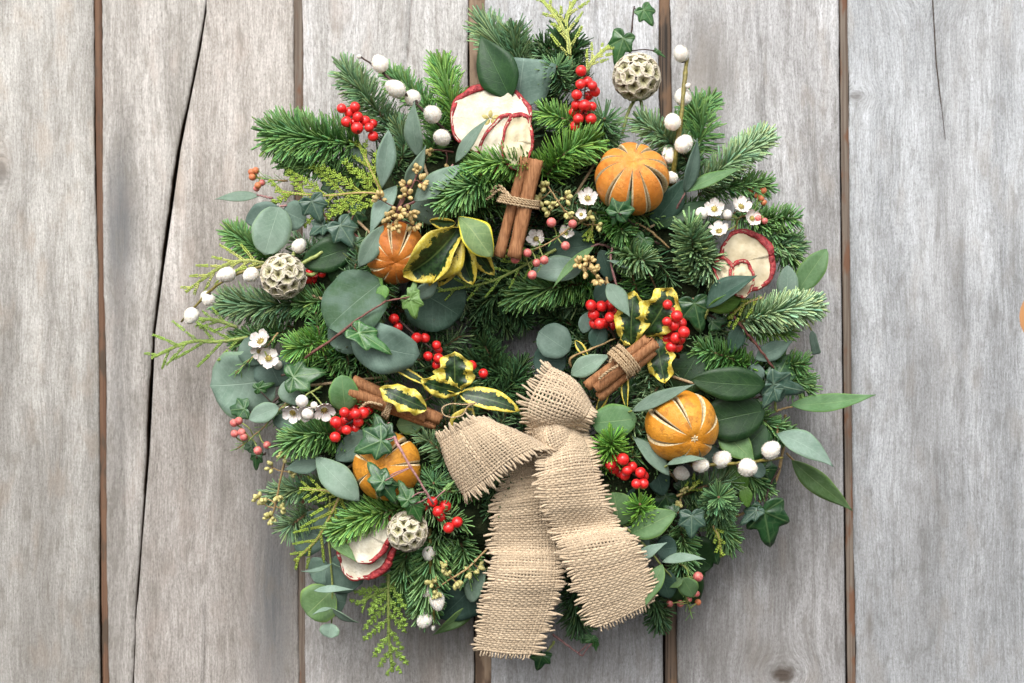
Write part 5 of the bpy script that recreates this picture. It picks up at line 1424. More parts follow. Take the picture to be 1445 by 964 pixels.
holly('yellow-edged leaves above and right of the lower-left cinnamon bundle', [(640, 590, 130), (642, 570, 150), (644, 556, 158)], [
  ((640, 553, 168), (642, 496, 178), 46, 'holly', dict(r=12)), ((650, 552, 166), (594, 535, 178), 26, 'holly', dict(r=-16, bend=0.12)),
  ((648, 556, 164), (734, 580, 166), 30, 'holly', dict(r=-18, bend=0.1, sh='e', fold=.25, ruf=.05)), ((602, 578, 168), (535, 548, 182), 30, 'holly', dict(r=16, bend=0.1)),
  ((608, 545, 160), (530, 512, 158), 12, 'holly', dict(sh='l', r=25, bend=0.12)), ((640, 610, 140), (668, 576, 150), 34, 'holly', dict(sh='e', r=8, fold=.2))])

# ---------------------------------------------------------------- dried fruit, spices, seed heads
orange('bright slit dried orange at the upper right of the wreath', 892, 253, 178, 48, (-0.02, -0.80, 0.42), 10, 10, 'peelA', [.3, 1.3, .5, 1.9, .3, .2, .5, .8, .25, 2.0], g0=0.06, latmax=74)
orange('brown slit dried orange left of centre, half under a pale leaf', 558, 357, 152, 41, (0.02, -0.85, -0.38), 25, 10, 'peelC', g0=0.04, latmax=72)
orange('amber slit dried orange with its calyx showing at the lower right', 962, 602, 170, 48, (0.30, -0.86, -0.32), -22, 8, 'peelB', g0=0.085, calyx=True, latmax=74)
orange('amber slit dried orange crossed by ivy at the lower left', 546, 658, 150, 45, (-0.18, -0.90, 0.05), 4, 7, 'peelB', g0=0.06, latmax=72)

def cinnamon(label, sticks, wraps, ends):
    root = thing('cinnamon_bundle', label, 'cinnamon bundle', P(*sticks[0][0]), 'twine-tied cinnamon bundles')
    for (a, b, r, roll) in sticks: quill(root, a, b, r, roll)
    g = G()
    for (c, axis, ra, rb, n) in wraps:      # c centre, axis 2D direction of sticks, ra across, rb deep
        C0 = P(*c); ax = nrm(np.array([axis[0], 0, -axis[1]])); s = np.cross(ax, np.array([0, -1, 0]))
        for k in range(n):
            o = ax * (k - (n - 1) / 2) * 2.9; ph = rng.uniform(0, 1)
            pts = [C0 + o + ax * (2.5 * math.sin(b + ph) ) + s * math.cos(b) * (ra + 0.6 * k % 2) + np.array([0, -1, 0]) * math.sin(b) * rb for b in np.linspace(0, 2 * math.pi, 13)]
            twine_strand(g, pts, 1.7)
    for e in ends: twine_strand(g, [P(*p) for p in e], 2.0)
    g.build('twine', M['twine'], root)
    return root
cinnamon('pair of upright cinnamon sticks tied with twine above the wreath opening',
  [((741, 222, 194), (704, 362, 184), 8.5, 0.4), ((757, 226, 200), (725, 364, 192), 11.0, 2.2)],
  [((732, 284, 194), (-0.25, 1), 25, 15, 4)], [[(722, 280, 206), (705, 268, 202), (694, 276, 196), (686, 282, 190)], [(720, 276, 204), (704, 262, 200), (692, 272, 194)]])
cinnamon('slanting cinnamon bundle tied with twine between the bow and the right berry spike',
  [((926, 484, 186), (840, 548, 168), 9.5, 1.0), ((914, 478, 182), (828, 545, 164), 8.5, 2.9), ((922, 494, 178), (845, 560, 160), 8, 4.0)],
  [((880, 510, 178), (0.8, -0.6), 20, 15, 7)], [[(872, 516, 192), (858, 524, 186), (845, 535, 180)], [(884, 500, 190), (868, 500, 188), (860, 512, 186)]])
cinnamon('slanting cinnamon bundle half hidden under the holly left of the bow',
  [((497, 538, 158), (622, 592, 150), 9, 0.4), ((492, 552, 160), (600, 590, 152), 8, 2.0), ((505, 560, 152), (615, 600, 144), 8, 3.3)],
  [((548, 572, 158), (0.92, 0.4), 15, 13, 3)], [[(540, 572, 172), (520, 568, 172), (508, 576, 160)]])

def slice_(label, x, y, h, rx, ry, tilt, roll, mat='flesh', sag=0.12, cut=None, skinw=3.2, core=True, skd=90, seed=1, spin=0.0, seedc=True):
    """dried apple slice: wavy disc with a curled skin rim; cut=(a0,a1) keeps only that sweep, in degrees"""
    r = np.random.default_rng(seed); c = P(x, y, h)
    root = thing('apple_slice', label, 'dried apple slice', c, 'dried apple slices')
    fr = frame(nrm(np.array(tilt, float)))
    if fr[1][2] < 0: fr[0], fr[1] = -fr[0], -fr[1]
    cs, sn = math.cos(R(roll)), math.sin(R(roll)); X = fr[0] * cs + fr[1] * sn; Y = -fr[0] * sn + fr[1] * cs; Z = fr[2]
    a0, a1 = (R(cut[0]), R(cut[1])) if cut else (0, 2 * math.pi)
    na, nr2 = 60, 9
    ph = r.uniform(0, 6, 4)
    def edge(a): return 1 + 0.035 * math.sin(2 * a + ph[0]) + 0.025 * math.sin(5 * a + ph[1]) + 0.012 * math.sin(11 * a + ph[2])
    def z(a, q): return (sag * rx * (math.cos(2 * a + spin) * q * q * 0.8 + 0.35 * q * q * math.sin(3 * a + ph[3])) + 1.4 * math.sin(7 * a) * q ** 3 - 1.5 * math.cos(q * 9))
    def pt(a, q, dz=0): return c + X * rx * edge(a) * q * math.cos(a) + Y * ry * edge(a) * q * math.sin(a) + Z * (z(a, q) + dz)
    V = []; T_ = 2.0
    A = [a0 + (a1 - a0) * i / na for i in range(na + 1)]
    for dz in (T_, -T_):
        for q in range(nr2 + 1):
            for a in A: V.append(pt(a, q / nr2, dz + r.normal(0, 0.12)))
    w = na + 1; K = w * (nr2 + 1); F = []
    for q in range(nr2):
        for i in range(na):
            k = q * w + i; F.append((k, k + w, k + w + 1, k + 1)); F.append((K + k, K + k + 1, K + k + w + 1, K + k + w))
    for q in range(nr2):
        for i in (0, na):
            k = q * w + i; F.append((k, K + k, K + k + w, k + w))
    g = G(); g.add(V, F); g.build('flesh', M[mat], root)
    # skin: a crumpled band round the rim, standing a little proud
    V = []; prof_ = [(-2.4, 1.4), (-1.0, 2.5), (0.8, 2.7), (2.2, 1.4), (2.4, -1.6), (0.4, -2.8), (-1.6, -2.2)]; cr = np.convolve(r.normal(0, 1, na + 9), np.ones(3) / 3, 'same'); cr2 = np.convolve(r.normal(0, 1, na + 9), np.ones(3) / 3, 'same')
    for i, a in enumerate(A):
        o = c + X * rx * edge(a) * math.cos(a) + Y * ry * edge(a) * math.sin(a) + Z * z(a, 1)
        d = nrm(X * math.cos(a) * ry + Y * math.sin(a) * rx)
        k = skinw / 3.0 * (1 + 0.16 * cr[i + 4] + 0.10 * math.sin(3 * a + ph[1])) * (0.55 + 0.45 * max(0, math.cos(a - R(skd))))
        for (u, v) in prof_: V.append(o + d * (u * k - 0.8 + 0.55 * cr2[i + 4] * (1 if u > 0 else 0.3)) + Z * (v * max(0.7, k * 0.6) + r.normal(0, 0.35)))
    m = len(prof_); F = [(i * m + j, i * m + (j + 1) % m, (i + 1) * m + (j + 1) % m, (i + 1) * m + j) for i in range(na) for j in range(m)]
    F += [tuple(range(m))[::-1], tuple(na * m + j for j in range(m))]
    g = G(); g.add(V, F); g.build('skin', M['skin'], root)
    if core:
        g = G()
        for k in range(5):
            a = k * 2 * math.pi / 5 + 0.3; q = rx * 0.16
            p = c + X * q * math.cos(a) + Y * q * math.sin(a) * ry / rx + Z * (z(a, 0.17) + T_ - 0.6)
            d = X * math.cos(a) + Y * math.sin(a); s = np.cross(Z, d)
            v, f = ellipsoid(9, 6); g.add(p + (v * np.array([rx * .13, rx * .06, 1.7])) @ np.array([d, s, Z]), f)
        g.build('core', M['core'], root)
    return root
slice_('large cream dried apple slice with red skin at the top of the wreath', 692, 168, 158, 52, 49, (0.05, -0.95, 0.25), 0, seed=3, sag=0.07, skinw=5.6)
slice_('curled apple slice with a bold red edge in front of the large one', 700, 206, 182, 20, 43, (-0.10, -0.98, 0.18), -24, seed=5, sag=0.04, skinw=4.4, core=False)
slice_('tan half-folded apple slice at the lower right of the large one, above the fir', 730, 200, 190, 20, 38, (0.08, -0.98, 0.18), -10, mat='fleshT', seed=6, sag=0.04, skinw=4.0, core=False)
slice_('tan dried apple slice with thick red skin at the right rim', 1054, 368, 150, 36, 40, (0.18, -0.93, 0.15), 10, mat='fleshT', seed=7, skd=25, sag=0.05, skinw=6.0, core=False)
slice_('small arched apple slice in front of the tan one', 1046, 394, 172, 17, 24, (0.05, -0.98, 0.15), 0, mat='fleshT', seed=9, sag=0.03, skinw=3.6, core=False)
slice_('small folded apple slice with a red lip, left of the tan one', 1022, 384, 168, 13, 20, (-0.1, -0.98, 0.15), 20, mat='fleshT', seed=10, sag=0.03, core=False, skinw=4.0)
slice_('cream apple slice with a dark red edge at the bottom left', 520, 770, 130, 38, 50, (-0.32, -0.88, 0.18), -30, seed=11, skd=20, sag=0.05, skinw=6.5, core=False)
slice_('upper cream apple slice lying on the bottom-left one', 522, 756, 146, 30, 38, (-0.25, -0.9, 0.2), -26, seed=13, skd=10, sag=0.05, skinw=4.0, core=False)

scabiosa('scabiosa seed head on a green stalk at the top of the wreath', 898, 109, 132, 32, (-0.05, -0.75, 0.55), [[(898, 135, 112), (886, 160, 118), (878, 190, 122)], [(902, 138, 108), (906, 150, 110), (905, 165, 108)]])
scabiosa('scabiosa seed head among the cream catkins at the left rim', 400, 390, 158, 30, (0.1, -0.95, -0.15), [[(420, 375, 150), (445, 362, 150), (468, 345, 142)], [(412, 365, 145), (418, 350, 140)], [(424, 385, 148), (440, 388, 146), (452, 380, 140)]])
scabiosa('scabiosa seed head beside the bottom-left apple slices', 575, 750, 166, 27, (0.1, -0.9, 0.3), [[(560, 735, 150), (552, 722, 146)]])

# ---------------------------------------------------------------- red berries
berries('red berry spray at the upper left above the large level fir sprig', [(482, 153), (492, 157, 4), (501, 151), (505, 165), (514, 169, 4), (498, 172), (489, 172), (504, 181, 3), (521, 180, 5), (524, 172), (526, 192)], 150, [(540, 205, 120), (520, 180, 140), (495, 158, 142)])
berries('upright red berry spike at the top beside the scabiosa head', [(820, 100), (819, 119, 3), (829, 115, -4), (836, 121, 3), (840, 128), (814, 134), (832, 131, 5), (814, 147), (825, 149, 2), (836, 149), (810, 155), (818, 160, 5), (828, 157, 5), (834, 168), (816, 168), (812, 178, -6)], 172, [(822, 190, 130), (824, 150, 162), (827, 96, 164)])
berries('glossy red berry cluster right of the wreath opening, under a grey leaf', [(834, 431), (849, 432, 4), (862, 430), (838, 444, -4), (846, 457, 4), (840, 456), (853, 456, -2), (861, 448, 4), (866, 441), (864, 460)], 158, [(870, 480, 130), (855, 455, 146), (848, 440, 148)])
berries('red berry spike standing on the right-hand yellow-edged leaves', [(942, 430), (948, 438, 3), (955, 446), (941, 454, 3), (952, 459, 5), (963, 456), (945, 467), (965, 469, 3), (955, 477, 5), (943, 478), (962, 479, 4), (958, 489, -4), (948, 490, -6)], 186, [(958, 505, 140), (954, 470, 176), (944, 432, 178)], r=7.8)
berries('trailing red berries left of the wreath opening', [(556, 450), (561, 462), (588, 477), (599, 477, 5), (616, 487), (617, 494, 6), (604, 503, 3), (619, 506, 5), (616, 515)], 138, [(550, 440, 115), (585, 472, 128), (625, 505, 130), (640, 518, 122)], r=7.4)
berries('two red berries right of the upright yellow-edged leaf', [(665, 516), (682, 527, 5)], 148, [(655, 525, 125), (672, 533, 140), (688, 534, 140)], r=7.0)
berries('red berry cluster at the lower left beside the cinnamon bundle', [(486, 582), (491, 587, 5), (502, 584, 3), (512, 583), (518, 580, -3), (474, 596), (485, 595, 4), (504, 596, 5), (478, 606, 4), (489, 607), (498, 606, 5), (473, 617), (496, 578, -4)], 172, [(530, 590, 140), (505, 592, 160), (478, 605, 162)])
berries('red berry cluster right of the bow below the bright fir tuft', [(862, 656, -6), (868, 663, -4), (870, 647), (879, 648, 3), (876, 659, 5), (885, 664), (893, 660, 3), (883, 672, 5), (877, 669), (904, 667), (910, 673, 3), (898, 683, 7), (908, 683, 2)], 172, [(850, 640, 130), (875, 658, 158), (902, 675, 160)])
berries('red berries hanging between the lower-left orange and the bow', [(610, 708), (604, 716), (618, 722, 3), (628, 715), (622, 731, 4), (616, 712, 3), (627, 724, 4), (633, 745, 6), (645, 737)], 160, [(600, 695, 140), (618, 718, 150), (640, 742, 148)], r=7.8)
berries('red berries half hidden behind the left scabiosa head', [(437, 384), (432, 393, 4), (443, 381), (438, 395, 3), (454, 386), (450, 377), (446, 392, -3)], 138, [(470, 375, 115), (445, 385, 125), (435, 392, 128)], r=7.0)

# ---------------------------------------------------------------- pussy willow
willow('pussy willow twig with five white catkins above the upper-left fir', [(645, 200, 130), (622, 178, 158), (600, 158, 168), (568, 128, 168), (535, 98, 155), (508, 80, 140)], [
  (536, 90, 162, 1.05), (558, 125, 182, 1.1), (582, 138, 162, 1.05), (610, 161, 184, 1.1), (623, 194, 178, 1.05), (507, 80, 140, 0.30)], 2.6, 1.3, 'darktwig')
willow('upright pussy willow twig left of the long upper-right fir sprig', [(948, 262, 150), (953, 222, 168), (962, 160, 172), (965, 120, 165), (970, 82, 150)], [
  (961, 76, 156, 1.0), (964, 136, 156, 1.1), (949, 172, 186, 1.05), (965, 203, 176, 1.1), (944, 218, 160, 0.95), (948, 250, 158, 0.8), (971, 121, 170, 0.35)], 3.8, 2.8)
willow('arched pussy willow twig with cream catkins at the left rim', [(395, 372, 140), (368, 376, 142), (328, 390, 140), (295, 412, 132), (256, 454, 112)], [
  (354, 388, 154, 0.95), (319, 388, 152, 1.0), (294, 423, 128, 0.85), (270, 446, 126, 1.0), (290, 419, 122, 0.7)], 2.3, 1.5)
willow('lone pinkish catkin behind the left scabiosa head', [(408, 368, 140), (414, 358, 142), (418, 352, 142)], [(422, 347, 142, 0.9)], 1.8, 1.5, 'greenstem')
willow('level pussy willow twig with round catkins at the lower right', [(975, 656, 150), (1010, 656, 152), (1060, 652, 140), (1105, 646, 118)], [
  (989, 656, 164, 1.0), (1019, 648, 144, 1.1), (1055, 660, 158, 1.2), (1088, 635, 136, 1.15), (962, 668, 130, .9)], 2.6, 2.0)
willow('hanging pussy willow twig at the bottom beside the dark fir sprig', [(606, 745, 120), (607, 790, 122), (612, 840, 110), (611, 886, 92)], [
  (605, 781, 134, 0.85), (617, 848, 122, 1.0), (603, 835, 112, .8), (599, 875, 100, 1.0), (611, 886, 94, 0.3)], 3.0, 2.2)

# ---------------------------------------------------------------- cypress
cypress('broad yellow-green cypress spray at the upper left below the large fir sprig', [(560, 276, 150), (510, 272, 152), (455, 276, 140), (388, 270, 122)], 62, 'y', step=13, wid=2.3, ang=46)
cypress('upright yellow-green cypress sprig between the upper-left berries and the pale leaf', [(545, 285, 140), (528, 250, 146), (505, 200, 138)], 38, 'y', step=11, wid=2.3)
cypress('long fresh cypress spray sticking out over the wall at the left', [(350, 476, 100), (310, 482, 98), (265, 483, 85), (214, 505, 66)], 48, 'g', sub=False, step=13, wid=2.4)
cypress('pale cypress spray above the arched willow twig at the left', [(375, 372, 120), (345, 368, 116), (310, 378, 102), (262, 412, 78)], 38, 'c', sub=False, step=10, wid=2.4)
cypress('small cypress tip under the lowest cream catkin at the left', [(335, 462, 100), (305, 452, 96), (278, 450, 84)], 24, 'g', sub=False, step=9, wid=2.2)
cypress('fresh cypress spray hanging at the very bottom left of the burlap', [(548, 810, 110), (548, 850, 106), (549, 900, 84), (554, 948, 60)], 46, 'g', step=11, wid=2.3)
cypress('small cypress spray under the bottom-left apple slice', [(560, 822, 108), (530, 838, 100), (505, 852, 88)], 30, 'g', step=10, wid=2.3)
cypress('yellow cypress sprig pointing down-left beside the two arching leaves', [(484, 690, 142), (470, 720, 142), (448, 760, 124), (416, 792, 100)], 44, 'y', sub=False, step=11, wid=2.5)
cypress('yellow cypress tip above the lower-left grey leaf', [(485, 700, 150), (455, 692, 146), (425, 690, 134)], 28, 'y', sub=False, step=8, wid=2.4)
cypress('forked pale-yellow cypress at the very top', [(806, 95, 110), (802, 60, 112), (800, 25, 92), (815, -6, 80)], 38, 'c', sub=False, step=12, wid=2.6)
cypress('left fork of the pale-yellow cypress at the very top', [(800, 50, 104), (785, 25, 98), (762, -4, 84)], 20, 'c', sub=False, step=12, wid=2.4)
cypress('short yellow cypress tip between the top berries and the ivy', [(826, 102, 130), (838, 84, 126), (858, 66, 114)], 24, 'c', sub=False, step=7, wid=2.4)
cypress('thin yellow cypress strand curving under the upper yellow-edged leaves', [(785, 352, 150), (745, 372, 150), (690, 398, 146), (614, 412, 130)], 30, 'g', sub=False, step=13, sides=(1, -1))
cypress('yellow cypress tip by the foot of the upright cinnamon pair', [(760, 350, 158), (738, 356, 164), (712, 362, 158)], 22, 'y', sub=True, step=8)
cypress('little lime cypress tip below the blue-green fir star', [(1006, 742, 110), (1014, 758, 114), (1018, 784, 104)], 15, 'y', sub=False, step=7, wid=2.4)
cypress('lime cypress tips in the shade below the lower-right orange', [(955, 700, 120), (975, 690, 124), (985, 680, 124)], 18, 'y', sub=False, step=7)
cypress('yellow cypress tip behind the tan seed pods right of the cinnamon pair', [(840, 300, 150), (835, 325, 158), (830, 338, 158)], 16, 'y', step=8)
cypress('yellow-green cypress spray under the thick right-hand fir sprig', [(1075, 420, 150), (1050, 430, 158), (1030, 448, 150)], 30, 'y', sub=False, step=9, wid=2.2)

# ---------------------------------------------------------------- seeds, buds and white flowers
seeds('tan seed cluster hanging in front of the brown orange', [(598, 215, 160), (585, 255, 188), (565, 290, 196), (556, 312, 192)], [
  (588, 240, 8, 9, 190), (592, 258, 9, 11, 190), (575, 262, 6, 9, 192), (572, 278, 9, 12, 196), (538, 282, 7, 11, 186), (562, 300, 14, 13, 200), (548, 308, 9, 11, 198), (578, 300, 9, 11, 190), (558, 318, 8, 10, 196), (583, 318, 6, 9, 184)], 't', sm='redtwig')
seeds('pale green seed sprig right of the cinnamon pair', [(830, 320, 150), (800, 300, 176), (785, 280, 182), (772, 262, 180)], [
  (770, 263, 10, 10, 182), (762, 282, 5, 8, 178), (780, 288, 7, 9, 186), (798, 280, 6, 10, 184), (776, 298, 6, 8, 180), (800, 300, 6, 9, 184), (830, 306, 6, 8, 174), (845, 318, 4, 8, 170)], 'y')
seeds('tan seed sprig above the central red berries', [(858, 402, 160), (843, 390, 176), (830, 378, 178)], [(820, 372, 7, 9, 178), (832, 370, 8, 9, 178), (838, 382, 7, 9, 180), (843, 394, 7, 8, 176), (826, 384, 4, 8, 176)], 't')
seeds('yellow seed sprig hanging at the lower-left rim', [(405, 640, 110), (395, 680, 110), (388, 715, 100), (382, 735, 90)], [
  (400, 645, 6, 10, 118), (385, 660, 4, 9, 112), (410, 668, 4, 8, 112), (366, 703, 6, 9, 100), (392, 700, 7, 9, 108), (398, 718, 6, 8, 104), (383, 730, 12, 11, 98), (374, 712, 3, 7, 100)], 'y')
seeds('pale yellow seed sprig beside the left burlap tail', [(690, 772, 120), (662, 800, 128), (640, 815, 130), (615, 830, 122)], [
  (626, 800, 6, 9, 134), (634, 812, 5, 8, 132), (612, 822, 9, 10, 132), (616, 836, 7, 9, 128), (642, 820, 6, 9, 128), (664, 806, 6, 9, 124), (674, 800, 5, 8, 120)], 'y')
seeds('yellow seed bits in the shade below the lower-right pussy willow', [(955, 720, 110), (962, 700, 116), (968, 688, 118)], [(966, 690, 5, 8, 120), (958, 712, 4, 8, 116), (978, 730, 4, 8, 112)], 'y')
seeds('small tan seed sprig left of the big apple slice', [(640, 215, 140), (618, 212, 150), (604, 212, 152)], [(606, 213, 5, 7, 154), (630, 232, 3, 6, 150)], 't', sm='redtwig')

UPC = (0.0, -0.9, 0.35)
waxflower('spray of pink buds and white flowers right of the cinnamon pair', [(842, 300, 150), (800, 325, 168), (770, 345, 176), (735, 358, 176)], [
  (778, 314, 'p', 6.5, 188), (808, 316, 'p', 6, 186), (798, 347, 'p', 6, 184), (727, 355, 'p', 6.2, 190), (744, 357, 'p', 6, 190), (727, 366, 'p', 6, 186), (768, 367, 'p', 6, 182), (757, 371, 'p', 5.5, 180), (751, 388, 'p', 6.2, 178)],
  [(829, 281, 14, UPC, 178), (820, 303, 8, (0, -1, .2), 182), (757, 338, 13, (-0.2, -0.9, 0.3), 160), (798, 330, 11, (0.2, -.8, .4), 165)], 24)
waxflower('white flowers and buds above the right-hand apple slice', [(1035, 350, 130), (1040, 315, 150), (1050, 305, 156), (1075, 305, 150)], [
  (990, 301, 'w', 8.5, 172), (1026, 303, 'w', 7, 166), (1070, 308, 'p', 4.5, 160), (1079, 312, 'p', 4.5, 154)],
  [(1008, 296, 14, (-0.1, -.9, .3), 168), (1045, 293, 14, (0.2, -.8, .5), 162), (1060, 309, 12, (0.3, -.8, .2), 160), (1015, 328, 14, (-.2, -.7, .6), 176)])
waxflower('small orange buds at the upper-right rim above the white flowers', [(1055, 315, 100), (1066, 295, 98), (1072, 278, 92)], [
  (1060, 268, 'o', 5, 94), (1077, 269, 'o', 5, 94), (1074, 280, 'o', 4.5, 96), (1078, 286, 'o', 4.5, 94), (1068, 276, 'o', 4, 96)], (), 26, 'greenstem')
waxflower('white flowers over the large pale round leaf at the left rim', [(392, 470, 118), (380, 485, 126), (355, 505, 120), (332, 528, 104)], [(392, 515, 'w', 6.5, 120)],
  [(369, 483, 16, (-0.3, -.7, .5), 132), (379, 506, 15, (0.1, -.95, .1), 134), (366, 495, 11, (-.2, -.9, -.3), 128)], 30)
waxflower('white flower group between the left pale leaf and the berries', [(455, 545, 150), (442, 552, 164), (430, 560, 170), (425, 572, 168)], [(426, 566, 'w', 8.5, 182), (434, 584, 'w', 8, 180), (443, 572, 'w', 5, 172)],
  [(414, 581, 14, (-0.2, -.8, -.45), 174), (432, 580, 13, (0, -.8, -.5), 174), (457, 577, 15, (0.2, -.75, -.5), 172)], 0, 'greenstem')
waxflower('pink-budded twig at the left rim under the pale leaves', [(405, 568, 130), (385, 588, 124), (370, 605, 114), (333, 635, 90)], [
  (330, 597, 'p', 5.5, 110), (337, 594, 'p', 5.5, 112), (331, 612, 'p', 5.5, 106), (341, 610, 'p', 5.5, 108), (344, 617, 'p', 5.5, 108), (377, 628, 'p', 5.5, 114), (364, 636, 'p', 6, 108)], (), 20)
waxflower('tan-red buds on the twig end at the upper-left rim', [(405, 255, 90), (385, 254, 88), (362, 250, 80)], [
  (355, 243, 'o', 5, 84), (361, 241, 'o', 5, 82), (356, 250, 'o', 5, 86), (364, 262, 'o', 5, 84), (370, 258, 'p', 4.5, 82), (362, 266, 'p', 4.5, 80)], (), 26, 'tanstem')
waxflower('pink buds at the bottom right below the eucalyptus sprig', [(950, 790, 100), (970, 805, 100), (968, 840, 84), (975, 868, 62)], [
  (985, 814, 'p', 7, 104), (945, 852, 'p', 5, 76), (960, 852, 'p', 5, 74), (972, 846, 'p', 4.5, 76), (985, 850, 'o', 4.5, 66), (983, 838, 'p', 4.5, 80)], (), 22, 'greenstem')

# bare stems
def twig(label, path, r0, r1, m='redtwig'):
    w = [P(*p) for p in path]
    root = thing('bare_twig', label, 'twig', w[0], 'bare brown twigs')
    stem(root, path, r0, r1, M[m], n=20)
twig('curved brown twig at the lower-right rim below the willow twig', [(1108, 585, 60), (1104, 640, 66), (1088, 690, 66), (1052, 722, 62), (1020, 735, 70)], 2.4, 1.8, 'tanstem')
twig('brown twig running down right of the thick right-hand fir sprig', [(1020, 425, 150), (1045, 458, 148), (1070, 490, 140), (1092, 520, 125)], 2.4, 1.5)
twig('thin brown twig behind the ivy leaf on the bright orange', [(850, 300, 150), (905, 318, 156), (945, 350, 150)], 1.8, 1.4, 'tanstem')
twig('mauve stem curving under the grey leaves right of the wreath opening', [(868, 340, 150), (862, 372, 156), (880, 430, 140)], 1.8, 1.2, 'pinkstem')

# ---------------------------------------------------------------- the burlap bow, woven yarn by yarn
def surf(secs, n=160):
    """secs: [(left xyh, right xyh, bulge)]"""
    Ls = catmull([P(*s[0]) for s in secs], n); Rs = catmull([P(*s[1]) for s in secs], n)
    bl = np.interp(np.linspace(0, len(secs) - 1, n), range(len(secs)), [s[2] for s in secs])
    mid = (Ls + Rs) / 2; d = np.linalg.norm(np.diff(mid, axis=0), axis=1); cum = np.concatenate([[0], np.cumsum(d)])
    return Ls, Rs, bl, cum
def weave(name, parent, secs, pitch=3.75, fr=15, seed=0, end_fr=7, tint=1.0, fray=(1, 1)):
    r = np.random.default_rng(seed)
    Ls, Rs, bl, cum = surf(secs); n = len(Ls); L = cum[-1]
    W = np.mean(np.linalg.norm(Ls - Rs, axis=1)); nv = int(W / pitch); nu_ = int(L / (pitch * 0.88))
    def at(s, v):     # s in length units (may run past the ends), v array
        k = np.interp(s, cum, np.arange(n)); i = min(int(k), n - 2); f = k - i
        l = Ls[i] * (1 - f) + Ls[i + 1] * f; rr = Rs[i] * (1 - f) + Rs[i + 1] * f; b = bl[i] * (1 - f) + bl[i + 1] * f
        return l, rr, b
    mids = (Ls + Rs) / 2; tg = np.gradient(mids, axis=0); tg /= np.linalg.norm(tg, axis=1)[:, None] + 1e-9
    ac = Rs - Ls; ac /= np.linalg.norm(ac, axis=1)[:, None]
    nn = np.cross(ac, tg); nn /= np.linalg.norm(nn, axis=1)[:, None] + 1e-9
    k0 = n // 2
    if nn[k0][1] > 0: nn = -nn
    def frame_at(s):
        k = np.interp(s, cum, np.arange(n)); i = int(round(k)); i = min(max(i, 0), n - 1)
        return nn[i], tg[i], ac[i]
    def pos(s, v, off):
        l, rr, b = at(min(max(s, 0), L), v); N, T_, A_ = frame_at(s)
        p = l + (rr - l) * v + N * (b * math.sin(math.pi * min(1, max(0, v))) + off)
        if s < 0: p = p + T_ * s
        if s > L: p = p + T_ * (s - L)
        return p
    amp = 0.62
    gw = G(); gf = G()
    wob = np.cumsum(r.normal(0, 0.25, nu_)); wob -= wob.mean(); wob = np.clip(wob, -1.5, 1.5)
    for i in range(nu_):
        s = (i + 0.5) * L / nu_ + wob[i] * 0.35
        pts = []; ups = []
        N, T_, A_ = frame_at(s)
        th = r.uniform(0.85, 1.2); wv = r.uniform(0.82, 1.18)
        for j in range(nv * 2 + 1):
            v = j / (nv * 2)
            off = amp * math.cos(math.pi * (j / 2.0 - 0.5 + i))
            sag_ = 0.5 * math.sin(v * 7 + i * 1.3)
            pts.append(pos(s + sag_, v, off)); ups.append(N)
        gw.add(*tube_data(pts, pitch * 0.50 * th, 6, flat=0.60, up=np.array(ups)), col=(wv, wv, wv))
        for sd_, on in ((0, fray[0]), (1, fray[1])):
            if not on: continue
            p0 = pts[0] if sd_ == 0 else pts[-1]; dr = (pts[0] - pts[1]) if sd_ == 0 else (pts[-1] - pts[-2]); dr = nrm(dr - N * np.dot(dr, N))
            ln = fr * r.uniform(0.55, 1.15); q = [p0 - dr * 2]
            d2 = nrm(dr + T_ * (0.18 * math.sin(i * 0.45 + seed) + r.normal(0, 0.10)) + N * r.normal(-0.08, 0.12)); cr = r.normal(0, 0.12, 3)
            for k in range(1, 5): q.append(p0 + d2 * ln * k / 4 + cr * ln * (k / 4) ** 2)
            ra = pitch * 0.47 * th * np.array([1, 1.0, 1.0, .95, .6])
            gf.add(*tube_data(q, ra, 5, flat=0.8, up=N), col=(wv * 1.03,) * 3)
            if r.random() < 0.35:      # a loose fibre beside the thread
                q2 = [x + np.array(r.normal(0, 1.2, 3)) * (kk / 4) for kk, x in enumerate(q)]
                gf.add(*tube_data(q2, 0.35, 3), col=(1.05,) * 3)
    for j in range(nv):
        v = (j + 0.5) / nv; pts = []; ups = []; th = r.uniform(0.85, 1.15); wv = r.uniform(0.82, 1.15)
        for i in range(nu_ * 2 + 1):
            s = i * L / (nu_ * 2)
            off = -amp * 1.25 * math.cos(math.pi * (i / 2.0 - 0.5 + j))
            pts.append(pos(s, v + 0.0015 * math.sin(i * 0.3), off)); ups.append(frame_at(s)[0])
        gw.add(*tube_data(pts, pitch * 0.38 * th, 5, flat=0.62, up=np.array(ups)), col=(wv, wv, wv))
        if end_fr:
            q = [pts[-1] + frame_at(L)[1] * (k * end_fr * r.uniform(.6, 1.2) / 3) + r.normal(0, .6, 3) * (k > 0) for k in range(4)]
            gf.add(*tube_data(q, pitch * 0.34, 4), col=(wv,) * 3)
    o = gw.build(name, M['burlap'], parent)
    # inner face behind the yarns
    f = gf.build('fringe', M['burlap'], o, kind='stuff', base=rloc(o))
    return o
bow = thing('burlap_bow', 'woven burlap bow with frayed edges at the bottom of the wreath', 'bow', P(768, 640, 140))
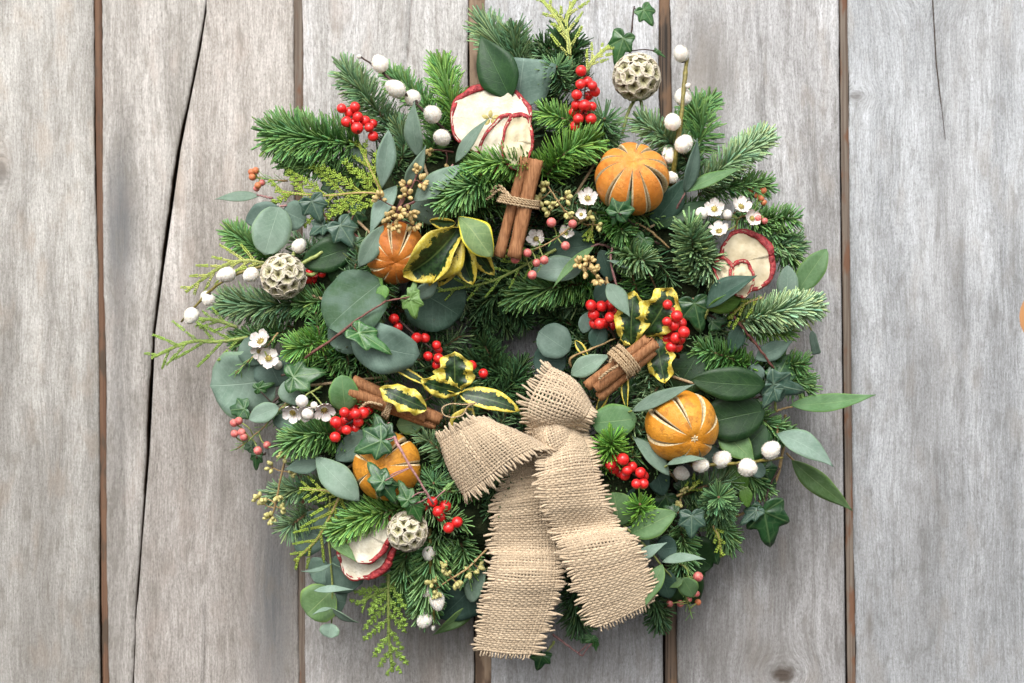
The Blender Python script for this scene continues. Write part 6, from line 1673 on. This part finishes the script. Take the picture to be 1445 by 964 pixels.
weave('tail', bow, [((742, 640, 130), (778, 640, 132), 4), ((720, 668, 150), (778, 664, 150), 8), ((706, 712, 164), (780, 700, 158), 8), ((703, 765, 156), (784, 765, 150), 1), ((699, 810, 162), (784, 812, 160), 9), ((691, 855, 150), (776, 855, 148), 4), ((678, 918, 130), (750, 924, 130), 3)], seed=1, fr=15, end_fr=8)
weave('tail', bow, [((786, 598, 130), (808, 600, 126), 3), ((780, 622, 168), (822, 616, 156), 12), ((768, 660, 198), (834, 648, 176), 14), ((772, 708, 200), (846, 702, 182), 3), ((788, 748, 182), (862, 738, 172), -4), ((800, 778, 190), (886, 762, 186), 8), ((818, 825, 182), (904, 800, 176), 7), ((845, 885, 160), (916, 852, 158), 3)], seed=2, fr=15, end_fr=8)
weave('loop', bow, [((790, 570, 95), (815, 600, 100), 4), ((784, 530, 128), (836, 582, 132), 6), ((776, 520, 158), (834, 574, 160), 10), ((754, 550, 184), (828, 586, 178), 14), ((744, 580, 186), (818, 596, 170), 10), ((754, 606, 164), (808, 608, 156), 4), ((768, 626, 140), (796, 624, 138), 0)], seed=3, fr=15, end_fr=0)
weave('loop', bow, [((650, 620, 128), (690, 682, 132), 3), ((628, 628, 142), (658, 692, 146), 3), ((622, 624, 164), (656, 696, 168), 4), ((645, 609, 196), (688, 674, 202), 6), ((668, 598, 204), (722, 648, 210), 8), ((690, 594, 196), (750, 634, 204), 6), ((712, 604, 180), (768, 630, 190), 3), ((736, 612, 160), (776, 632, 168), 0)], seed=4, fr=15, end_fr=0)
weave('knot', bow, [((738, 618, 140), (752, 664, 146), 2), ((754, 608, 166), (768, 656, 176), -3), ((772, 602, 180), (782, 640, 190), 6), ((790, 596, 176), (800, 626, 184), 2), ((808, 596, 150), (814, 622, 152), 0)], seed=5, fr=4, end_fr=0)
tw = thing('twine_loop', 'small loop of twine poking out above the left loop of the bow', 'twine', P(668, 574, 165))
g = G(); twine_strand(g, [P(*p) for p in [(690, 580, 170), (672, 570, 176), (655, 571, 180), (636, 570, 184), (624, 576, 186), (627, 586, 186), (640, 589, 186), (653, 585, 184), (660, 574, 180), (672, 568, 176)]], 1.0)
g.build('cord', M['twine'], tw)
